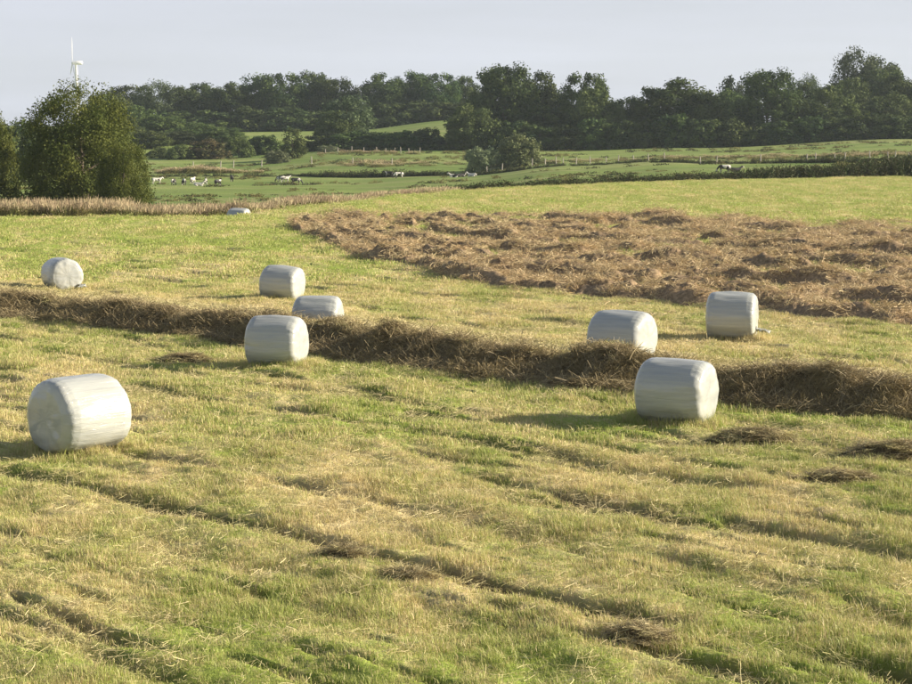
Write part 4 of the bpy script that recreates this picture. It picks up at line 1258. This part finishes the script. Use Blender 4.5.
# ------------------------------------------------------------------ cows
def cow_mesh(pose, seed):
    mbd = bpy.data.metaballs.new("cow_meta"); mbd.resolution = .055; mbd.render_resolution = .055; mbd.threshold = .35
    ob = bpy.data.objects.new("cow_meta", mbd); COL.objects.link(ob)
    def e(x, y, z, r, sx=1, sy=1, sz=1, rot=None):
        el = mbd.elements.new(type='ELLIPSOID'); el.co = (x, y, z); el.radius = r; el.size_x, el.size_y, el.size_z = sx, sy, sz
        if rot is not None: el.rotation = Euler(rot).to_quaternion()
    def chain(pts, r):
        pts = [Vector(p) for p in pts]
        for i in range(len(pts) - 1):
            n = max(2, int((pts[i + 1] - pts[i]).length / .055))
            for k in range(n):
                q = k / n; p = pts[i].lerp(pts[i + 1], q); rr = r[i] + (r[i + 1] - r[i]) * q
                el = mbd.elements.new(type='BALL'); el.co = p; el.radius = rr
    dz = 0.0 if pose != 'lie' else -.62
    for (x, z, r, sx, sy, sz) in [(-.72, 1.12, .42, 1, .8, .95), (-.45, 1.08, .48, 1, .85, 1), (-.1, 1.02, .52, 1, .9, 1), (.25, 1.02, .5, 1, .85, 1.02), (.58, 1.06, .45, 1, .72, 1.1), (.72, 1.12, .36, 1, .6, 1)]:
        e(x, 0, z + dz, r, sx, sy, sz)
    if pose == 'graze':
        chain([(.75, 0, 1.15), (1.05, 0, .95), (1.30, .03, .55)], [.26, .20, .15]); chain([(1.30, .03, .52), (1.42, .04, .30), (1.46, .04, .12)], [.20, .16, .12])
        hx_, hz = 1.28, .58
    elif pose == 'lie':
        chain([(.75, 0, .55), (1.0, .03, .78), (1.18, .05, .95)], [.27, .21, .17]); chain([(1.18, .05, .97), (1.38, .06, .86), (1.52, .07, .78)], [.20, .16, .12])
        hx_, hz = 1.16, 1.05
    else:
        chain([(.75, 0, 1.2), (1.0, .03, 1.32), (1.18, .06, 1.42)], [.28, .21, .17]); chain([(1.18, .06, 1.44), (1.38, .10, 1.30), (1.52, .13, 1.18)], [.20, .16, .12])
        hx_, hz = 1.14, 1.50
    for s in (-1, 1): chain([(hx_, .05 + s * .12, hz), (hx_ - .05, .05 + s * .27, hz - .01)], [.07, .06])
    if pose != 'lie':
        for s in (-1, 1):
            chain([(.62, s * .19, .85), (.64, s * .19, .45), (.62, s * .19, .06)], [.20, .11, .09])
            chain([(.62, s * .19, .06), (.67, s * .19, .03)], [.10, .09])
            k = .08 * s * (1 if seed % 2 else -1)
            chain([(-.68, s * .2, .95), (-.58 + k, s * .2, .62), (-.78 + k, s * .2, .48), (-.70 + k, s * .2, .06)], [.28, .15, .11, .09])
        e(-.42, 0, .66, .24, 1, .8, .8)
    else:
        for s in (-1, 1):
            chain([(.5, s * .3, .14), (.85, s * .34, .10), (.62, s * .42, .08)], [.15, .11, .09])
            chain([(-.6, s * .38, .25), (-.25, s * .48, .12), (-.5, s * .55, .09)], [.24, .14, .09])
    chain([(-1.02, 0, 1.25 + dz), (-1.1, 0, .9 + dz), (-1.08, .02, .62 + max(dz, -.4))], [.075, .06, .08])
    bpy.context.view_layer.update()
    dg = bpy.context.evaluated_depsgraph_get()
    me = bpy.data.meshes.new_from_object(ob.evaluated_get(dg), depsgraph=dg)
    bpy.data.objects.remove(ob, do_unlink=True); bpy.data.metaballs.remove(mbd)
    me.name = "cow"
    if me.polygons: me.polygons.foreach_set('use_smooth', np.ones(len(me.polygons), bool))
    return me

M_cowA = mat_cow("cow_hide_mixed", .5); M_cowB = mat_cow("cow_hide_black", .60); M_cowW = mat_cow("cow_hide_white", .38)
CM = {}
for pz in ('stand', 'graze', 'lie'):
    base = cow_mesh(pz, 1)
    for nm, mt in (('a', M_cowA), ('b', M_cowB), ('w', M_cowW)):
        c = base.copy(); c.name = "cow"; c.materials.clear(); c.materials.append(mt); CM[pz + nm] = c
cows = [
 (157, 184, 310, 'standw', 20, "mostly white cow standing nearest the big willow"),
 (174, 186, 305, 'grazeb', 80, "black cow grazing second from the big willow"),
 (184, 186, 306, 'grazeb', 110, "black cow grazing beside the white upright one at left"),
 (193, 184, 312, 'standw', 75, "white cow seen end on among the left group"),
 (199, 187, 302, 'liew', 0, "white cow lying in front of the left group"),
 (206, 186, 308, 'standb', 95, "black and white cow at the right of the lying cow"),
 (218, 187, 303, 'standb', 60, "black cow standing apart, right of the left group"),
 (232, 182, 322, 'standb', 100, "dark cow facing away, alone between the two groups"),
 (281, 182, 318, 'grazeb', 150, "black cow, left of the middle trio"),
 (285, 182.5, 316, 'standw', 20, "white patched cow in the middle trio"),
 (296, 184, 310, 'grazeb', 10, "black cow grazing with head to the right in the middle trio"),
 (389, 178, 336, 'standb', 170, "black cow standing at left of the pair in mid pasture"),
 (399, 179.5, 328, 'grazea', 200, "black and white patched cow at right of the pair in mid pasture"),
 (454, 178, 322, 'liew', 180, "white cow lying left of the lone bushes"),
 (461, 177.5, 325, 'lieb', 20, "dark cow lying between two white ones"),
 (472, 177, 324, 'liew', 160, "white cow lying nearest the lone bushes"),
 (724, 170, 250, 'graze' + 'a', 185, "white faced cow behind the dark weeds at right"),
 (735, 170, 252, 'lieb', 10, "dark brown cow lying behind the weeds at right"),
]
for px, py, Y, key, ang, lab in cows:
    x = xof(px, Y); o = link("cow", CM[key]); o.location = (x, Y, gz(x, Y) - .03); o.rotation_euler = (0, 0, R(ang)); o.scale = (.78,) * 3
    tag(o, lab, "cow", "dairy cows in the far pasture")

# ------------------------------------------------------------------ farmhouse with red roof, nearly hidden at right
M_roof = mat_simple("roof_tiles", (.36, .13, .09), .8, .25, 3, .4)
M_brick = mat_simple("house_brick", (.30, .15, .10), .9, .2, 4, .3)
M_glass = mat_simple("window_glass", (.03, .035, .04), .1, .1, 2, 0, .6)
M_white = mat_simple("white_frame", (.75, .75, .72), .6, .05, 3, 0)
x, y = xof(931, 436), 436.0; zb = gz(x, y)
hs = empty("farmhouse", (x, y, zb)); tag(hs, "farmhouse with red tiled roof half hidden by the trees at the right edge", "house")
zt = zof(121, 436) - zb
w = MB(); w.box(-5, 5, -4, 4, -.5, zt); link("wall", w.mesh("wall", M_brick), hs)
r = MB(); r.add([(-5.3, -4.5, zt), (5.3, -4.5, zt), (5.3, 4.5, zt), (-5.3, 4.5, zt), (-4.2, 0, zt + 1.3), (4.2, 0, zt + 1.3)], [(0, 1, 5, 4), (2, 3, 4, 5)])
r.add([(-5.3, -4.5, zt), (-5.3, 4.5, zt), (-4.2, 0, zt + 1.3), (5.3, -4.5, zt), (5.3, 4.5, zt), (4.2, 0, zt + 1.3)], [(0, 2, 1), (3, 4, 5)])
r.add([(-5.3, -4.5, zt + .002), (5.3, -4.5, zt + .002), (5.3, 4.5, zt + .002), (-5.3, 4.5, zt + .002)], [(0, 3, 2, 1)])
link("roof", r.mesh("roof", M_roof), hs)
for k in (-2.6, 0.2, 3.0):
    f = MB(); f.box(k - .6, k + .6, -4.06, -4.003, 1.0, 2.3); fo = link("window", f.mesh("window", M_white), hs)
    g = MB(); g.box(k - .5, k + .5, -4.09, -4.061, 1.1, 2.2); link("pane", g.mesh("pane", M_glass), fo)

# ------------------------------------------------------------------ haze
HAZE = 0.0001
hz = MB(); hz.box(-1300, 1300, -60, 2300, -8, 95)
m, nt, out = new_mat("haze_air")
pv = N(nt, "ShaderNodeVolumePrincipled"); pv.inputs['Color'].default_value = (.74, .86, 1.0, 1); pv.inputs['Density'].default_value = HAZE
pv.inputs['Anisotropy'].default_value = .2
nt.links.new(pv.outputs[0], out.inputs['Volume'])
o = link("haze", hz.mesh("haze", m)); tag(o, kind='stuff')
